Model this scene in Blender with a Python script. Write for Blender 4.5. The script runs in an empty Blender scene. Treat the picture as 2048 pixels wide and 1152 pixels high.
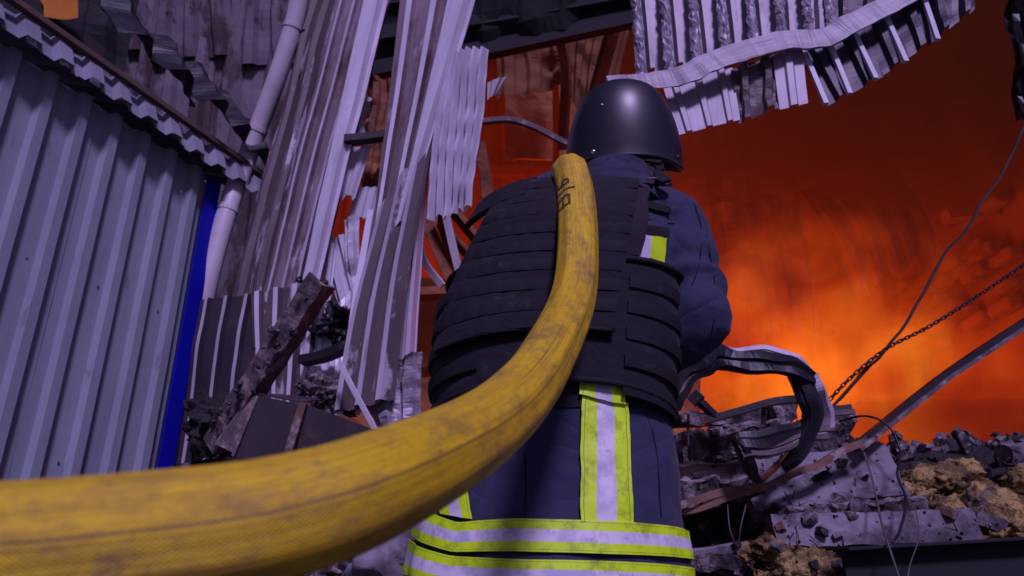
import bpy, bmesh, math, random
from math import radians as R, sin, cos, pi, tan
from mathutils import Vector as V, Matrix, Euler, noise
from mathutils.bvhtree import BVHTree
rnd = random.Random(7)
S = bpy.context.scene
C = S.collection

# ------------------------------------------------------------------ camera
CAM = V((0, 0, .75)); PITCH = R(22); FPX = 1490.0
cd = bpy.data.cameras.new('camera'); cam = bpy.data.objects.new('camera', cd); C.objects.link(cam)
cam.location = CAM; cam.rotation_euler = (R(90) + PITCH, 0, 0)
cd.sensor_width = 36; cd.lens = FPX / 2048 * 36; cd.clip_start = .02; cd.clip_end = 400
cd.dof.use_dof = True; cd.dof.focus_distance = 1.6; cd.dof.aperture_fstop = 5.6
S.camera = cam
# ------------------------------------------------------------------ sky, sun, exposure
SUN_EL, SUN_AZ = 41, 167      # elevation; compass bearing of the sun (behind the camera, a little to the right)
w = bpy.data.worlds.new('World'); S.world = w; w.use_nodes = True
nt = w.node_tree; bg = nt.nodes['Background']
sk = nt.nodes.new('ShaderNodeTexSky'); sk.sky_type = 'NISHITA'; sk.sun_disc = False
sk.sun_elevation = R(SUN_EL); sk.sun_rotation = R(SUN_AZ)
mx = nt.nodes.new('ShaderNodeMix'); mx.data_type = 'RGBA'; mx.blend_type = 'MULTIPLY'; mx.inputs[0].default_value = 1
nt.links.new(sk.outputs[0], mx.inputs[6]); mx.inputs[7].default_value = (.60, .42, .90, 1)
nt.links.new(mx.outputs[2], bg.inputs[0]); bg.inputs[1].default_value = .05
sl = bpy.data.lights.new('sun', 'SUN'); sun = bpy.data.objects.new('sun', sl); C.objects.link(sun)
sl.energy = 3.2; sl.angle = R(9); sl.color = (.66, .52, 1.0)
sd = V((sin(R(SUN_AZ)) * cos(R(SUN_EL)), cos(R(SUN_AZ)) * cos(R(SUN_EL)), sin(R(SUN_EL))))
sun.rotation_euler = sd.to_track_quat('Z', 'Y').to_euler()
vs = S.view_settings; vs.view_transform = 'Standard'; vs.look = 'None'; vs.exposure = -0.2; vs.gamma = 1
vs.use_curve_mapping = False
S.cycles.use_denoising = True
S.cycles.max_bounces = 6; S.cycles.volume_bounces = 1; S.cycles.volume_step_rate = 2.0; S.cycles.volume_max_steps = 48
S.cycles.sample_clamp_indirect = 4

# ------------------------------------------------------------------ helpers
cp, sp_ = cos(PITCH), sin(PITCH)
def rayd(px, py):
    u = (px - 1024) / FPX; v = (576 - py) / FPX
    return V((u, cp - v * sp_, sp_ + v * cp))
def P(px, py, d): return CAM + rayd(px, py) * d          # d = distance along the camera's axis
def zat(py, Y): r = rayd(1024, py); return CAM.z + r.z / r.y * Y
def lerp(a, b, t): return a + (b - a) * t
def N(p, s=1.0): return noise.noise(V(p) * s)
def FB(p, s=1.0, o=4): return noise.fractal(V(p) * s, 1.0, 2.0, o)
def interp(tab, x):
    if x <= tab[0][0]: return tab[0][1:]
    for a, b in zip(tab, tab[1:]):
        if x <= b[0]:
            t = (x - a[0]) / (b[0] - a[0]); return tuple(lerp(p, q, t) for p, q in zip(a[1:], b[1:]))
    return tab[-1][1:]
def catmull(pts, n):
    pts = [V(p) for p in pts]; out = []
    q = [pts[0] * 2 - pts[1]] + pts + [pts[-1] * 2 - pts[-2]]
    for i in range(1, len(q) - 2):
        a, b, c, d = q[i-1:i+3]
        for k in range(n):
            t = k / n
            out.append(.5 * ((2*b) + (c-a)*t + (2*a-5*b+4*c-d)*t*t + (3*b-a-3*c+d)*t**3))
    out.append(pts[-1]); return out

class MB:
    def __init__(s): s.v = []; s.f = []; s.uv = {}
    def add(s, vs, fs, uv=None):
        o = len(s.v); s.v += [V(p) for p in vs]; s.f += [tuple(i + o for i in f) for f in fs]
        if uv:
            for i, c in enumerate(uv): s.uv[o + i] = c
        return s
    def box(s, c, sz, rot=None):
        m = (rot or Matrix.Identity(3)); c = V(c)
        vs = [c + m @ V((x*sz[0]/2, y*sz[1]/2, z*sz[2]/2)) for z in (-1, 1) for y in (-1, 1) for x in (-1, 1)]
        return s.add(vs, [(0,2,3,1), (4,5,7,6), (0,1,5,4), (2,6,7,3), (0,4,6,2), (1,3,7,5)])
    def tube(s, pts, rad, seg=10, caps=True, flat=1.0):
        return s.sweep(pts, [(cos(2*pi*k/seg), sin(2*pi*k/seg) * flat) for k in range(seg)], rad, closed=True, caps=caps)
    def sweep(s, pts, prof, scale=1.0, closed=False, caps=False, twist=0.0, up=None):
        pts = [V(p) for p in pts]; n = len(pts); vs = []; uv = []; L = 0
        t0 = (pts[1] - pts[0]).normalized(); ref = V(up) if up else (V((0, 0, 1)) if abs(t0.z) < .9 else V((0, 1, 0)))
        x = t0.cross(ref).normalized()
        per = [0]
        for a, b in zip(prof, prof[1:] + prof[:1]): per.append(per[-1] + math.hypot(b[0]-a[0], b[1]-a[1]))
        for i, p in enumerate(pts):
            t = ((pts[min(i+1, n-1)] - pts[max(i-1, 0)])).normalized()
            x = (x - t * x.dot(t)).normalized(); y = t.cross(x)
            if i: L += (p - pts[i-1]).length
            sc = scale(i / (n-1)) if callable(scale) else scale
            tw = twist(i / (n-1)) if callable(twist) else twist * i / (n-1)
            for k, (a, b) in enumerate(prof):
                a2, b2 = a*cos(tw) - b*sin(tw), a*sin(tw) + b*cos(tw)
                vs.append(p + x * a2 * sc + y * b2 * sc); uv.append((per[k] / per[-1], L))
        m = len(prof); fs = []
        for i in range(n - 1):
            for k in range(m if closed else m - 1):
                a = i*m + k; b = i*m + (k+1) % m
                fs.append((a, b, b + m, a + m))
        if caps: fs += [tuple(range(m-1, -1, -1)), tuple((n-1)*m + k for k in range(m))]
        return s.add(vs, fs, uv)
    def grid(s, fn, nu, nv, keep=None):
        vs = []; uv = []
        for j in range(nv + 1):
            for i in range(nu + 1):
                r = fn(i / nu, j / nv); vs.append(r[0]); uv.append(r[1])
        fs = [(j*(nu+1)+i, j*(nu+1)+i+1, (j+1)*(nu+1)+i+1, (j+1)*(nu+1)+i) for j in range(nv) for i in range(nu)
              if keep is None or keep((i+.5)/nu, (j+.5)/nv)]
        return s.add(vs, fs, uv)
    def build(s, name, mat, parent=None, smooth=False, solid=0, soff=0, bevel=0, sub=0, m2=None):
        me = bpy.data.meshes.new(name)
        if parent is not None: base = world_of(parent)
        else:
            c = sum(s.v, V()) / len(s.v); base = V((c.x, c.y, min(p.z for p in s.v)))
        me.from_pydata([p - base for p in s.v], [], s.f); me.update()
        if s.uv:
            ul = me.uv_layers.new(name='UVMap'); d = s.uv
            for lp in me.loops: ul.data[lp.index].uv = d.get(lp.vertex_index, (0, 0))
        if smooth: me.polygons.foreach_set('use_smooth', [True] * len(me.polygons))
        me.materials.append(mat)
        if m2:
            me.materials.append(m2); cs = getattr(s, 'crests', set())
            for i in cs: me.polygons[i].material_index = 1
        o = bpy.data.objects.new(name, me); C.objects.link(o)
        if parent is not None: o.parent = parent
        else: o.location = base
        if solid: m = o.modifiers.new('thickness', 'SOLIDIFY'); m.thickness = solid; m.offset = soff
        if bevel: m = o.modifiers.new('bevel', 'BEVEL'); m.width = bevel; m.segments = 2; m.limit_method = 'ANGLE'
        if solid and smooth: m = o.modifiers.new('edges', 'EDGE_SPLIT'); m.split_angle = R(50)
        if sub: m = o.modifiers.new('sub', 'SUBSURF'); m.levels = m.render_levels = sub
        return o
def world_of(o):
    p = V(o.location)
    while o.parent is not None: o = o.parent; p = p + o.location
    return p
def thing(name, label, cat, loc, group=None):
    o = bpy.data.objects.new(name, None); C.objects.link(o); o.location = loc; o.empty_display_size = .1
    o['label'] = label; o['category'] = cat
    if group: o['group'] = group
    return o
def tag(o, label, cat, group=None, kind=None):
    o['label'] = label
    if cat: o['category'] = cat
    if group: o['group'] = group
    if kind: o['kind'] = kind
    return o
def struct(o, label=None):
    o['kind'] = 'structure'
    if label: o['label'] = label
    return o

# ------------------------------------------------------------------ materials
def mat(name, c1, c2=None, scale=4, c3=None, t3=.6, scale3=2, w3=.06, rough=.6, metal=0, bump=.2, bscale=60,
        coord='Object', sc=(1, 1, 1), c4=None, t4=.62, scale4=9, spec=.5, bdist=.004, sheen=0, rvar=0):
    m = bpy.data.materials.new(name); m.use_nodes = True; nt = m.node_tree; ns = nt.nodes; ln = nt.links
    b = ns['Principled BSDF']; b.inputs['Roughness'].default_value = rough; b.inputs['Metallic'].default_value = metal
    b.inputs['Specular IOR Level'].default_value = spec
    if sheen: b.inputs['Sheen Weight'].default_value = sheen
    tc = ns.new('ShaderNodeTexCoord'); mp = ns.new('ShaderNodeMapping'); mp.inputs['Scale'].default_value = sc
    ln.new(tc.outputs[coord], mp.inputs[0])
    def nz(s, d=6, rg=.6):
        n = ns.new('ShaderNodeTexNoise'); n.inputs['Scale'].default_value = s; n.inputs['Detail'].default_value = d
        n.inputs['Roughness'].default_value = rg; ln.new(mp.outputs[0], n.inputs[0]); return n.outputs[0]
    def mix(f, a, c):
        x = ns.new('ShaderNodeMix'); x.data_type = 'RGBA'; ln.new(f, x.inputs[0])
        if isinstance(a, tuple): x.inputs[6].default_value = (*a, 1)
        else: ln.new(a, x.inputs[6])
        x.inputs[7].default_value = (*c, 1); return x.outputs[2]
    def ramp(f, a, c):
        x = ns.new('ShaderNodeMapRange'); x.inputs[1].default_value = a; x.inputs[2].default_value = c; ln.new(f, x.inputs[0]); return x.outputs[0]
    col = c1; f3 = None
    if c2: col = mix(ramp(nz(scale), .35, .65), c1, c2)
    if c3: f3 = ramp(nz(scale3, 8, .7), t3 - w3, t3 + w3); col = mix(f3, col, c3)
    if c4: col = mix(ramp(nz(scale4, 8, .7), t4 - .05, t4 + .05), col, c4)
    if isinstance(col, tuple): b.inputs['Base Color'].default_value = (*col, 1)
    else: ln.new(col, b.inputs['Base Color'])
    if rvar:
        x = ns.new('ShaderNodeMapRange'); x.inputs[3].default_value = rough - rvar; x.inputs[4].default_value = rough + rvar
        ln.new(nz(scale * 2.3), x.inputs[0]); ln.new(x.outputs[0], b.inputs['Roughness'])
    if bump:
        bp = ns.new('ShaderNodeBump'); bp.inputs['Strength'].default_value = bump; bp.inputs['Distance'].default_value = bdist
        h = nz(bscale)
        if f3:
            a = ns.new('ShaderNodeMath'); a.operation = 'MULTIPLY_ADD'; ln.new(f3, a.inputs[0]); a.inputs[1].default_value = -.5; ln.new(h, a.inputs[2]); h = a.outputs[0]
        ln.new(h, bp.inputs['Height']); ln.new(bp.outputs[0], b.inputs['Normal'])
    return m

UVS = dict(coord='UV')
M_shed = mat('shed_paint', (.27, .31, .36), (.21, .245, .295), 1.2, (.14, .14, .17), .66, 5, rough=.42, bump=.05, bscale=30, sc=(6, 1, 1), **UVS)
M_blue = mat('blue_trim', (.003, .004, .36), (.003, .004, .28), 2, (.15, .15, .35), .76, 9, rough=.6, bump=.05, spec=.2)
M_peel = mat('peeling_paint', (.19, .155, .19), (.13, .11, .14), 3, (.065, .04, .045), .51, 2.0, .03, c4=(.05, .035, .04), t4=.64, scale4=5, rough=.6, bump=.4, bscale=25, sc=(2.2, .8, 1), **UVS)
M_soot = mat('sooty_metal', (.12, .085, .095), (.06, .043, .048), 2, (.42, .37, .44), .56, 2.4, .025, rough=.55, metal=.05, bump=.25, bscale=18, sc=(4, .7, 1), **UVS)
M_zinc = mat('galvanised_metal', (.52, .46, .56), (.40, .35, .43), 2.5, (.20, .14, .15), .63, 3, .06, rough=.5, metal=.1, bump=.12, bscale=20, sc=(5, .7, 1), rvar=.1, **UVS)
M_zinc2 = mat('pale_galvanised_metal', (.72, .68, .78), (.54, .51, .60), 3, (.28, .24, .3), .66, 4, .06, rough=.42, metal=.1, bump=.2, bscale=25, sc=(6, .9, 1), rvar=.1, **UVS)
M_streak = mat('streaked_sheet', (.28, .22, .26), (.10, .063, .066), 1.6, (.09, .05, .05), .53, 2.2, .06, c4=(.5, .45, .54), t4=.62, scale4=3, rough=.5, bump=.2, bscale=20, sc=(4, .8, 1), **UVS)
M_white = mat('scorched_white_paint', (.62, .60, .68), (.48, .46, .55), 4, (.16, .13, .15), .64, 6, .05, rough=.45, bump=.2, bscale=30, **UVS)
M_roofdark = mat('scorched_sheet', (.065, .053, .07), (.04, .033, .045), 3, (.28, .24, .29), .68, 5, .04, rough=.5, metal=.3, bump=.25, bscale=25, sc=(2, 1, 1), **UVS)
M_pipe = mat('grey_pipe', (.60, .54, .62), (.50, .45, .53), 6, (.2, .17, .2), .72, 12, rough=.45, bump=.05, bscale=30)
M_char = mat('charred_metal', (.13, .09, .095), (.06, .045, .05), 8, (.34, .25, .25), .58, 14, .08, rough=.75, bump=.8, bscale=50, bdist=.006)
M_rust = mat('rusty_steel', (.20, .10, .07), (.11, .055, .045), 9, (.34, .29, .30), .60, 16, .06, rough=.8, bump=.6, bscale=70)
M_rustred = mat('oxidised_steel', (.30, .10, .04), (.15, .05, .03), 9, (.07, .04, .035), .58, 14, .06, rough=.85, bump=.6, bscale=70)
M_black = mat('burnt_black_steel', (.024, .021, .028), (.013, .011, .015), 8, (.11, .09, .12), .64, 12, .05, rough=.45, metal=.3, bump=.3, bscale=40)
M_box = mat('dark_sheet_steel', (.055, .042, .05), (.035, .028, .034), 5, (.13, .075, .07), .66, 5, .08, rough=.55, bump=.15, bscale=40)
M_conc = mat('concrete_rubble', (.34, .28, .31), (.12, .09, .10), 9, (.035, .026, .03), .51, 14, .06, rough=.92, bump=1, bscale=50, bdist=.012, c4=(.52, .46, .5), t4=.66, scale4=22)
M_slab = mat('smooth_concrete', (.26, .235, .28), (.15, .13, .16), 5, (.055, .045, .055), .53, 8, .08, rough=.85, bump=.5, bscale=60, bdist=.005)
M_brick = mat('burnt_brick', (.10, .055, .04), (.07, .035, .025), 8, (.10, .07, .07), .6, 12, rough=.92, bump=.8, bscale=50, bdist=.008)
M_wool = mat('mineral_wool', (.46, .33, .13), (.28, .185, .09), 7, (.09, .06, .05), .54, 7, .09, rough=1, bump=1, bscale=34, bdist=.03, c4=(.42, .36, .36), t4=.62, scale4=8, spec=.1)
M_mound = mat('ash_and_debris', (.03, .025, .03), (.016, .013, .016), 10, (.10, .085, .10), .64, 22, .05, rough=.95, bump=1, bscale=40, bdist=.02)
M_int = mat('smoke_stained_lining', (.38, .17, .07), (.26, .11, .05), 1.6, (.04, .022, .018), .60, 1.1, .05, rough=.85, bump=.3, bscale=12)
M_roofin = mat('sooty_roof', (.014, .012, .016), (.008, .007, .01), 2, rough=.9, bump=.4, bscale=12)
M_ground = mat('wet_asphalt', (.045, .043, .05), (.03, .028, .033), 6, (.09, .08, .085), .64, 15, rough=.7, bump=.6, bscale=60)
M_jacket = mat('navy_jacket', (.038, .040, .086), (.030, .032, .070), 5, (.022, .024, .046), .62, 7, .1, rough=.85, bump=.25, bscale=260, bdist=.002, spec=.25, sheen=.08)
def add_folds(m, scale, dist, strength=.6):
    nt = m.node_tree; ns = nt.nodes; ln = nt.links; b = ns['Principled BSDF']; old = b.inputs['Normal'].links[0].from_node
    tc = ns.new('ShaderNodeTexCoord'); mp = ns.new('ShaderNodeMapping'); mp.inputs['Scale'].default_value = (1, 1, 1.7); mp.inputs['Rotation'].default_value = (.3, .5, 0); ln.new(tc.outputs['Object'], mp.inputs[0])
    n = ns.new('ShaderNodeTexNoise'); n.inputs['Scale'].default_value = scale; n.inputs['Detail'].default_value = 2; n.inputs['Distortion'].default_value = 1.2; ln.new(mp.outputs[0], n.inputs[0])
    a = ns.new('ShaderNodeMath'); a.operation = 'SUBTRACT'; ln.new(n.outputs[0], a.inputs[0]); a.inputs[1].default_value = .5
    c = ns.new('ShaderNodeMath'); c.operation = 'ABSOLUTE'; ln.new(a.outputs[0], c.inputs[0])
    d = ns.new('ShaderNodeMath'); d.operation = 'POWER'; ln.new(c.outputs[0], d.inputs[0]); d.inputs[1].default_value = .7
    bp = ns.new('ShaderNodeBump'); bp.inputs['Strength'].default_value = strength; bp.inputs['Distance'].default_value = dist; ln.new(d.outputs[0], bp.inputs['Height']); ln.new(bp.outputs[0], old.inputs['Normal'])
add_folds(M_jacket, 4.5, .03, .3)
M_trouser = mat('navy_trousers', (.04, .042, .085), (.03, .032, .065), 6, rough=.85, bump=.3, bscale=200, bdist=.002)
M_vest = mat('black_nylon', (.021, .018, .026), (.016, .014, .020), 6, (.04, .036, .046), .66, 14, .08, rough=.9, bump=.35, bscale=320, bdist=.0015, spec=.2, sheen=.04)
add_folds(M_vest, 7, .012, .5)
M_web = mat('nylon_webbing', (.016, .014, .020), (.012, .010, .016), 10, (.05, .043, .055), .68, 18, .05, rough=.8, bump=.3, bscale=420, bdist=.0012, spec=.25)
M_velcro = mat('black_velcro', (.01, .009, .014), rough=1, bump=.5, bscale=600, bdist=.001)
M_helmet = mat('matt_helmet_paint', (.014, .012, .021), (.010, .009, .016), 9, (.06, .055, .075),   .74, 22, .03, rough=.42, bump=.12, bscale=420, bdist=.0006, spec=.9, rvar=.05)
M_rim = mat('helmet_rim_rubber', (.02, .018, .028), rough=.5, bump=0)
M_steel = mat('bright_steel', (.7, .7, .72), rough=.25, metal=1, bump=0)
M_skin = mat('skin', (.50, .30, .22), (.44, .26, .19), 12, rough=.55, bump=.1, bscale=200, bdist=.001)
M_eye = mat('eye', (.7, .7, .68), rough=.2, bump=0)
M_hair = mat('hair', (.04, .025, .018), rough=.6, bump=.6, bscale=200)
M_glove = mat('leather_glove', (.10, .08, .06), (.07, .055, .04), 8, rough=.7, bump=.3, bscale=90, bdist=.002)
M_boot = mat('boot_leather', (.02, .019, .02), rough=.5, bump=.3, bscale=90)
M_chain = mat('sooty_chain_steel', (.035, .012, .010), rough=.8, metal=0, bump=.3, bscale=60)
M_wire = mat('burnt_wire', (.06, .045, .05), (.12, .10, .11), 12, rough=.7, bump=.2)
M_mat = mat('foil', (.36, .32, .38), (.23, .20, .25), 14, (.14, .09, .10), .62, 9, .06, rough=.45, metal=.2, bump=.5, bscale=26, bdist=.01)
M_ember = mat('brown_timber', (.12, .07, .06), (.08, .05, .045), 6, (.2, .15, .15), .66, 9, rough=.85, bump=.4, bscale=40)

def stripe_mat(name):
    """sewn reflective tape: lime / silver / lime across V of the UV map, stitch lines, grime"""
    m = bpy.data.materials.new(name); m.use_nodes = True; nt = m.node_tree; ns = nt.nodes; ln = nt.links
    b = ns['Principled BSDF']; tc = ns.new('ShaderNodeTexCoord'); sx = ns.new('ShaderNodeSeparateXYZ'); ln.new(tc.outputs['UV'], sx.inputs[0])
    def math_(op, a, b_=0, c=0):
        x = ns.new('ShaderNodeMath'); x.operation = op
        for i, q in enumerate((a, b_, c)):
            if isinstance(q, (int, float)): x.inputs[i].default_value = q
            else: ln.new(q, x.inputs[i])
        return x.outputs[0]
    dv = math_('ABSOLUTE', math_('SUBTRACT', sx.outputs[1], .5))
    silver = math_('LESS_THAN', dv, .185)
    stitch = math_('MULTIPLY', math_('GREATER_THAN', dv, .425), math_('LESS_THAN', dv, .44))
    n1 = ns.new('ShaderNodeTexNoise'); n1.inputs['Scale'].default_value = 28; n1.inputs['Detail'].default_value = 8; n1.inputs['Roughness'].default_value = .75; ln.new(tc.outputs['Object'], n1.inputs[0])
    n2 = ns.new('ShaderNodeTexNoise'); n2.inputs['Scale'].default_value = 9; n2.inputs['Detail'].default_value = 5; ln.new(tc.outputs['Object'], n2.inputs[0])
    def mixc(f, a, c):
        x = ns.new('ShaderNodeMix'); x.data_type = 'RGBA'
        if isinstance(f, (int, float)): x.inputs[0].default_value = f
        else: ln.new(f, x.inputs[0])
        for i, q in ((6, a), (7, c)):
            if isinstance(q, tuple): x.inputs[i].default_value = (*q, 1)
            else: ln.new(q, x.inputs[i])
        return x.outputs[2]
    def rm(f, a, c):
        x = ns.new('ShaderNodeMapRange'); x.inputs[1].default_value = a; x.inputs[2].default_value = c; ln.new(f, x.inputs[0]); return x.outputs[0]
    lime = mixc(rm(n1.outputs[0], .48, .66), (.62, .95, .008), (.30, .42, .01))
    lime = mixc(stitch, lime, (.25, .33, .01))
    silv = mixc(rm(n1.outputs[0], .48, .68), (.70, .66, .74), (.34, .32, .42))
    silv = mixc(rm(n2.outputs[0], .55, .62), silv, (.46, .46, .62))
    ln.new(mixc(silver, lime, silv), b.inputs['Base Color'])
    b.inputs['Roughness'].default_value = .55
    bp = ns.new('ShaderNodeBump'); bp.inputs['Strength'].default_value = .25; bp.inputs['Distance'].default_value = .002
    ln.new(math_('ADD', n1.outputs[0], math_('MULTIPLY', stitch, -.8)), bp.inputs['Height']); ln.new(bp.outputs[0], b.inputs['Normal'])
    return m
M_tape = stripe_mat('reflective_tape')

def hose_mat():
    m = bpy.data.materials.new('woven_hose'); m.use_nodes = True; nt = m.node_tree; ns = nt.nodes; ln = nt.links
    b = ns['Principled BSDF']; tc = ns.new('ShaderNodeTexCoord')
    def nz(sc, d=7, rg=.65, co='UV', s=1):
        mp = ns.new('ShaderNodeMapping'); mp.inputs['Scale'].default_value = sc; ln.new(tc.outputs[co], mp.inputs[0])
        n = ns.new('ShaderNodeTexNoise'); n.inputs['Scale'].default_value = s; n.inputs['Detail'].default_value = d; n.inputs['Roughness'].default_value = rg
        ln.new(mp.outputs[0], n.inputs[0]); return n.outputs[0]
    def rm(f, a, c):
        x = ns.new('ShaderNodeMapRange'); x.inputs[1].default_value = a; x.inputs[2].default_value = c; ln.new(f, x.inputs[0]); return x.outputs[0]
    def mixc(f, a, c):
        x = ns.new('ShaderNodeMix'); x.data_type = 'RGBA'; ln.new(f, x.inputs[0])
        for i, q in ((6, a), (7, c)):
            if isinstance(q, tuple): x.inputs[i].default_value = (*q, 1)
            else: ln.new(q, x.inputs[i])
        return x.outputs[2]
    # streaks run along the hose: high frequency round it (u), low along (v)
    c = mixc(rm(nz((14, 5, 1)), .3, .7), (.86, .62, .008), (.70, .44, .008))
    c = mixc(rm(nz((60, 3, 1)), .52, .72), c, (.42, .28, .012))
    c = mixc(rm(nz((4, 7, 1), 9, .8), .47, .64), c, (.27, .15, .05))
    c = mixc(rm(nz((9, 22, 1), 9, .8), .56, .68), c, (.15, .09, .05))
    c = mixc(rm(nz((110, 2.0, 1), 3), .60, .66), c, (.20, .12, .02))
    c = mixc(rm(nz((300, 130, 1), 2), .5, .8), c, (.40, .22, .02))
    sx = ns.new('ShaderNodeSeparateXYZ'); ln.new(tc.outputs['UV'], sx.inputs[0])
    def mt(op, a, b_=0):
        x = ns.new('ShaderNodeMath'); x.operation = op
        for i, q in enumerate((a, b_)):
            if isinstance(q, (int, float)): x.inputs[i].default_value = q
            else: ln.new(q, x.inputs[i])
        return x.outputs[0]
    wv = mt('MULTIPLY', mt('SINE', mt('MULTIPLY', sx.outputs[0], 2*pi*84)), mt('SINE', mt('MULTIPLY', sx.outputs[1], 2*pi*260)))
    c = mixc(mt('MULTIPLY', rm(wv, .1, 1.0), .45), c, (.45, .30, .02))
    cre = mt('MINIMUM', mt('ABSOLUTE', mt('SUBTRACT', sx.outputs[0], .49)), mt('ABSOLUTE', mt('SUBTRACT', sx.outputs[0], .01)))
    c = mixc(rm(cre, .006, .001), c, (.20, .12, .03))
    ln.new(c, b.inputs['Base Color'])
    b.inputs['Roughness'].default_value = .5
    bp = ns.new('ShaderNodeBump'); bp.inputs['Strength'].default_value = .8; bp.inputs['Distance'].default_value = .002
    a = ns.new('ShaderNodeMath'); a.operation = 'ADD'; ln.new(mt('MULTIPLY', wv, .2), a.inputs[0]); ln.new(nz((60, 4, 1)), a.inputs[1])
    ln.new(a.outputs[0], bp.inputs['Height']); ln.new(bp.outputs[0], b.inputs['Normal'])
    return m
M_hose = hose_mat()

# ------------------------------------------------------------------ sheet builder
def sheet(corn, n, rib=.03, nv=24, crest=.35, slope=.14, warp=.02, wf=1.6, ragged=.0, holes=0, seed=0, mid=None, bow=None, sub=None, flat=0, facing=None):
    """ribbed sheet on a bent patch; corn = TL, TR, BR, BL world points (ribs run TL to BL); mid = optional [left, right] middle points"""
    TL, TR, BR, BL = [V(c) for c in corn]
    W = ((TR-TL).length + (BR-BL).length) / 2; H = ((TL-BL).length + (TR-BR).length) / 2
    us = []; pr = [(0, 0), (.5 - crest/2 - slope, 0), (.5 - crest/2, 1), (.5 + crest/2, 1), (.5 + crest/2 + slope, 0)]
    pr = [(a, h) for a, h in pr]
    for k in range(n):
        for a, h in pr: us.append(((k + a) / n, h))
    us.append((1, 0))
    def L(t): return V(TL).lerp(BL, t) if mid is None else quad(TL, mid[0], BL, t)
    def Rr(t): return V(TR).lerp(BR, t) if mid is None else quad(TR, mid[1], BR, t)
    def quad(a, m, b, t):
        m = V(m); q = 2*m - (a + b)/2
        return a*(1-t)**2 + q*2*t*(1-t) + b*t*t
    m = MB(); vs = []; uv = []; nu = len(us)
    nrm = ((TR - TL).cross(BL - TL)).normalized()
    if nrm.dot((facing or CAM) - TL) < 0: nrm = -nrm
    for j in range(nv + 1):
        for i, (u, h) in enumerate(us):
            t = j / nv
            if ragged:
                e = ragged * (FB((u*9 + seed, seed, 0), 1) )
                t = lerp(max(0, e) * 1.0 if j == 0 else t, t, 1) if j == 0 else (t + e if j == nv else t)
            p = L(t).lerp(Rr(t), u)
            q = V((u*W, t*H, seed * 3.7))
            d = warp * (FB(q, wf, 3)) + (warp * .35) * N(q, wf*5)
            hh = rib * h * (1 - flat * max(0, min(1, .5 + 1.5*N(q + V((9, 9, 9)), wf))))
            p = p + nrm * (hh + d + (bow(u, t) if bow else 0)) + (TR-TL).normalized() * warp * .5 * N(q + V((3, 7, 1)), wf)
            vs.append(p); uv.append((u*W, t*H))
    fs = []; cr_ = set()
    for j in range(nv):
        for i in range(nu - 1):
            if holes and N((us[i][0]*W*2.1 + seed*5, j/nv*H*2.1, 1.7)) > holes: continue
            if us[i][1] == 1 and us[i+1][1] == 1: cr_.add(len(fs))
            fs.append((j*nu+i, j*nu+i+1, (j+1)*nu+i+1, (j+1)*nu+i))
    m.add(vs, fs, uv); m.crests = cr_; return m

def px4(*a):  # four (px, py, d)
    return [P(*q) for q in a]

# ================================================================== SETTING
g = MB(); g.grid(lambda u, v: (V((lerp(-60, 60, u), lerp(-40, 80, v), .0 + .02*FB((u*60, v*60, 0), 1))), (u, v)), 60, 60)
struct(g.build('ground', M_ground))

M_edge = mat('dull_zinc', (.27, .27, .33), (.18, .18, .22), 5, rough=.5, bump=.1)
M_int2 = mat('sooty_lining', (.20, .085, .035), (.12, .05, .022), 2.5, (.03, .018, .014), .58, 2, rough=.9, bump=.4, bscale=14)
# ---- burning warehouse shell: back wall, side wall, roof
wh = MB()
BW = 7.6
g = sheet([V((-4.2, BW, 7.2)), V((7.2, BW, 7.2)), V((7.2, BW, 0)), V((-4.2, BW, 0))], 26, rib=.10, nv=20, warp=.10, wf=.7, crest=.4, seed=4)
wall = thing('warehouse_wall', 'soot stained ribbed back wall of the burning hall behind the firefighter', 'wall', (0, BW, 0))
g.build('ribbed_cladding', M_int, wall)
for x in (-2.9, -.55, 1.05, 4.6):
    MB().box((x, BW-.30, 3.6), (.16, .2, 7.2)).build('column', M_rustred, wall, bevel=.01)
for z in (1.1, 3.35, 5.2):
    MB().box((1.4, BW-.16, z), (11.2, .10, .14)).build('wall_rail', M_rustred, wall, bevel=.01)
sw = thing('side_wall', 'dark right hand wall of the burning hall with bare masonry', 'wall', (4.3, 6, 0))
g = MB(); g.grid(lambda u, v: (V((4.3 + .03*FB((u*4, v*4, 2)), lerp(2.6, BW+.1, u), lerp(0, 7.2, v))), (u*5, v*7)), 40, 50)
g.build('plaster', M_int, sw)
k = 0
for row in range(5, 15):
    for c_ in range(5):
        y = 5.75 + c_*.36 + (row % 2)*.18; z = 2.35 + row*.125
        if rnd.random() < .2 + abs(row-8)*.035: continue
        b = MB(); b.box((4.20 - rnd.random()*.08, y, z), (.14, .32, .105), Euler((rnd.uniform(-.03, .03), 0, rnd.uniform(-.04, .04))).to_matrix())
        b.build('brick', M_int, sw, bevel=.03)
sl_ = MB(); sl_.grid(lambda u, v: (V((-5, lerp(2.7, BW+.2, v), lerp(0, 7.2, u))), (u*5, v*5)), 10, 10)
tag(sl_.build('side_wall', M_roofin), 'dark left side wall of the burning hall', 'wall')
rf = thing('warehouse_roof', 'black sooty roof hanging over the burning hall above the firefighter', 'roof', (0, 4, 5))
g = sheet([V((-5.1, 3.5, 6.0)), V((-5.1, BW+.3, 6.9)), V((7.3, BW+.3, 6.9)), V((7.3, 3.5, 6.0))], 22, rib=.06, nv=20, warp=.08, wf=.5, seed=9)
g.build('roof_sheet', M_roofin, rf, solid=.02)
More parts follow.
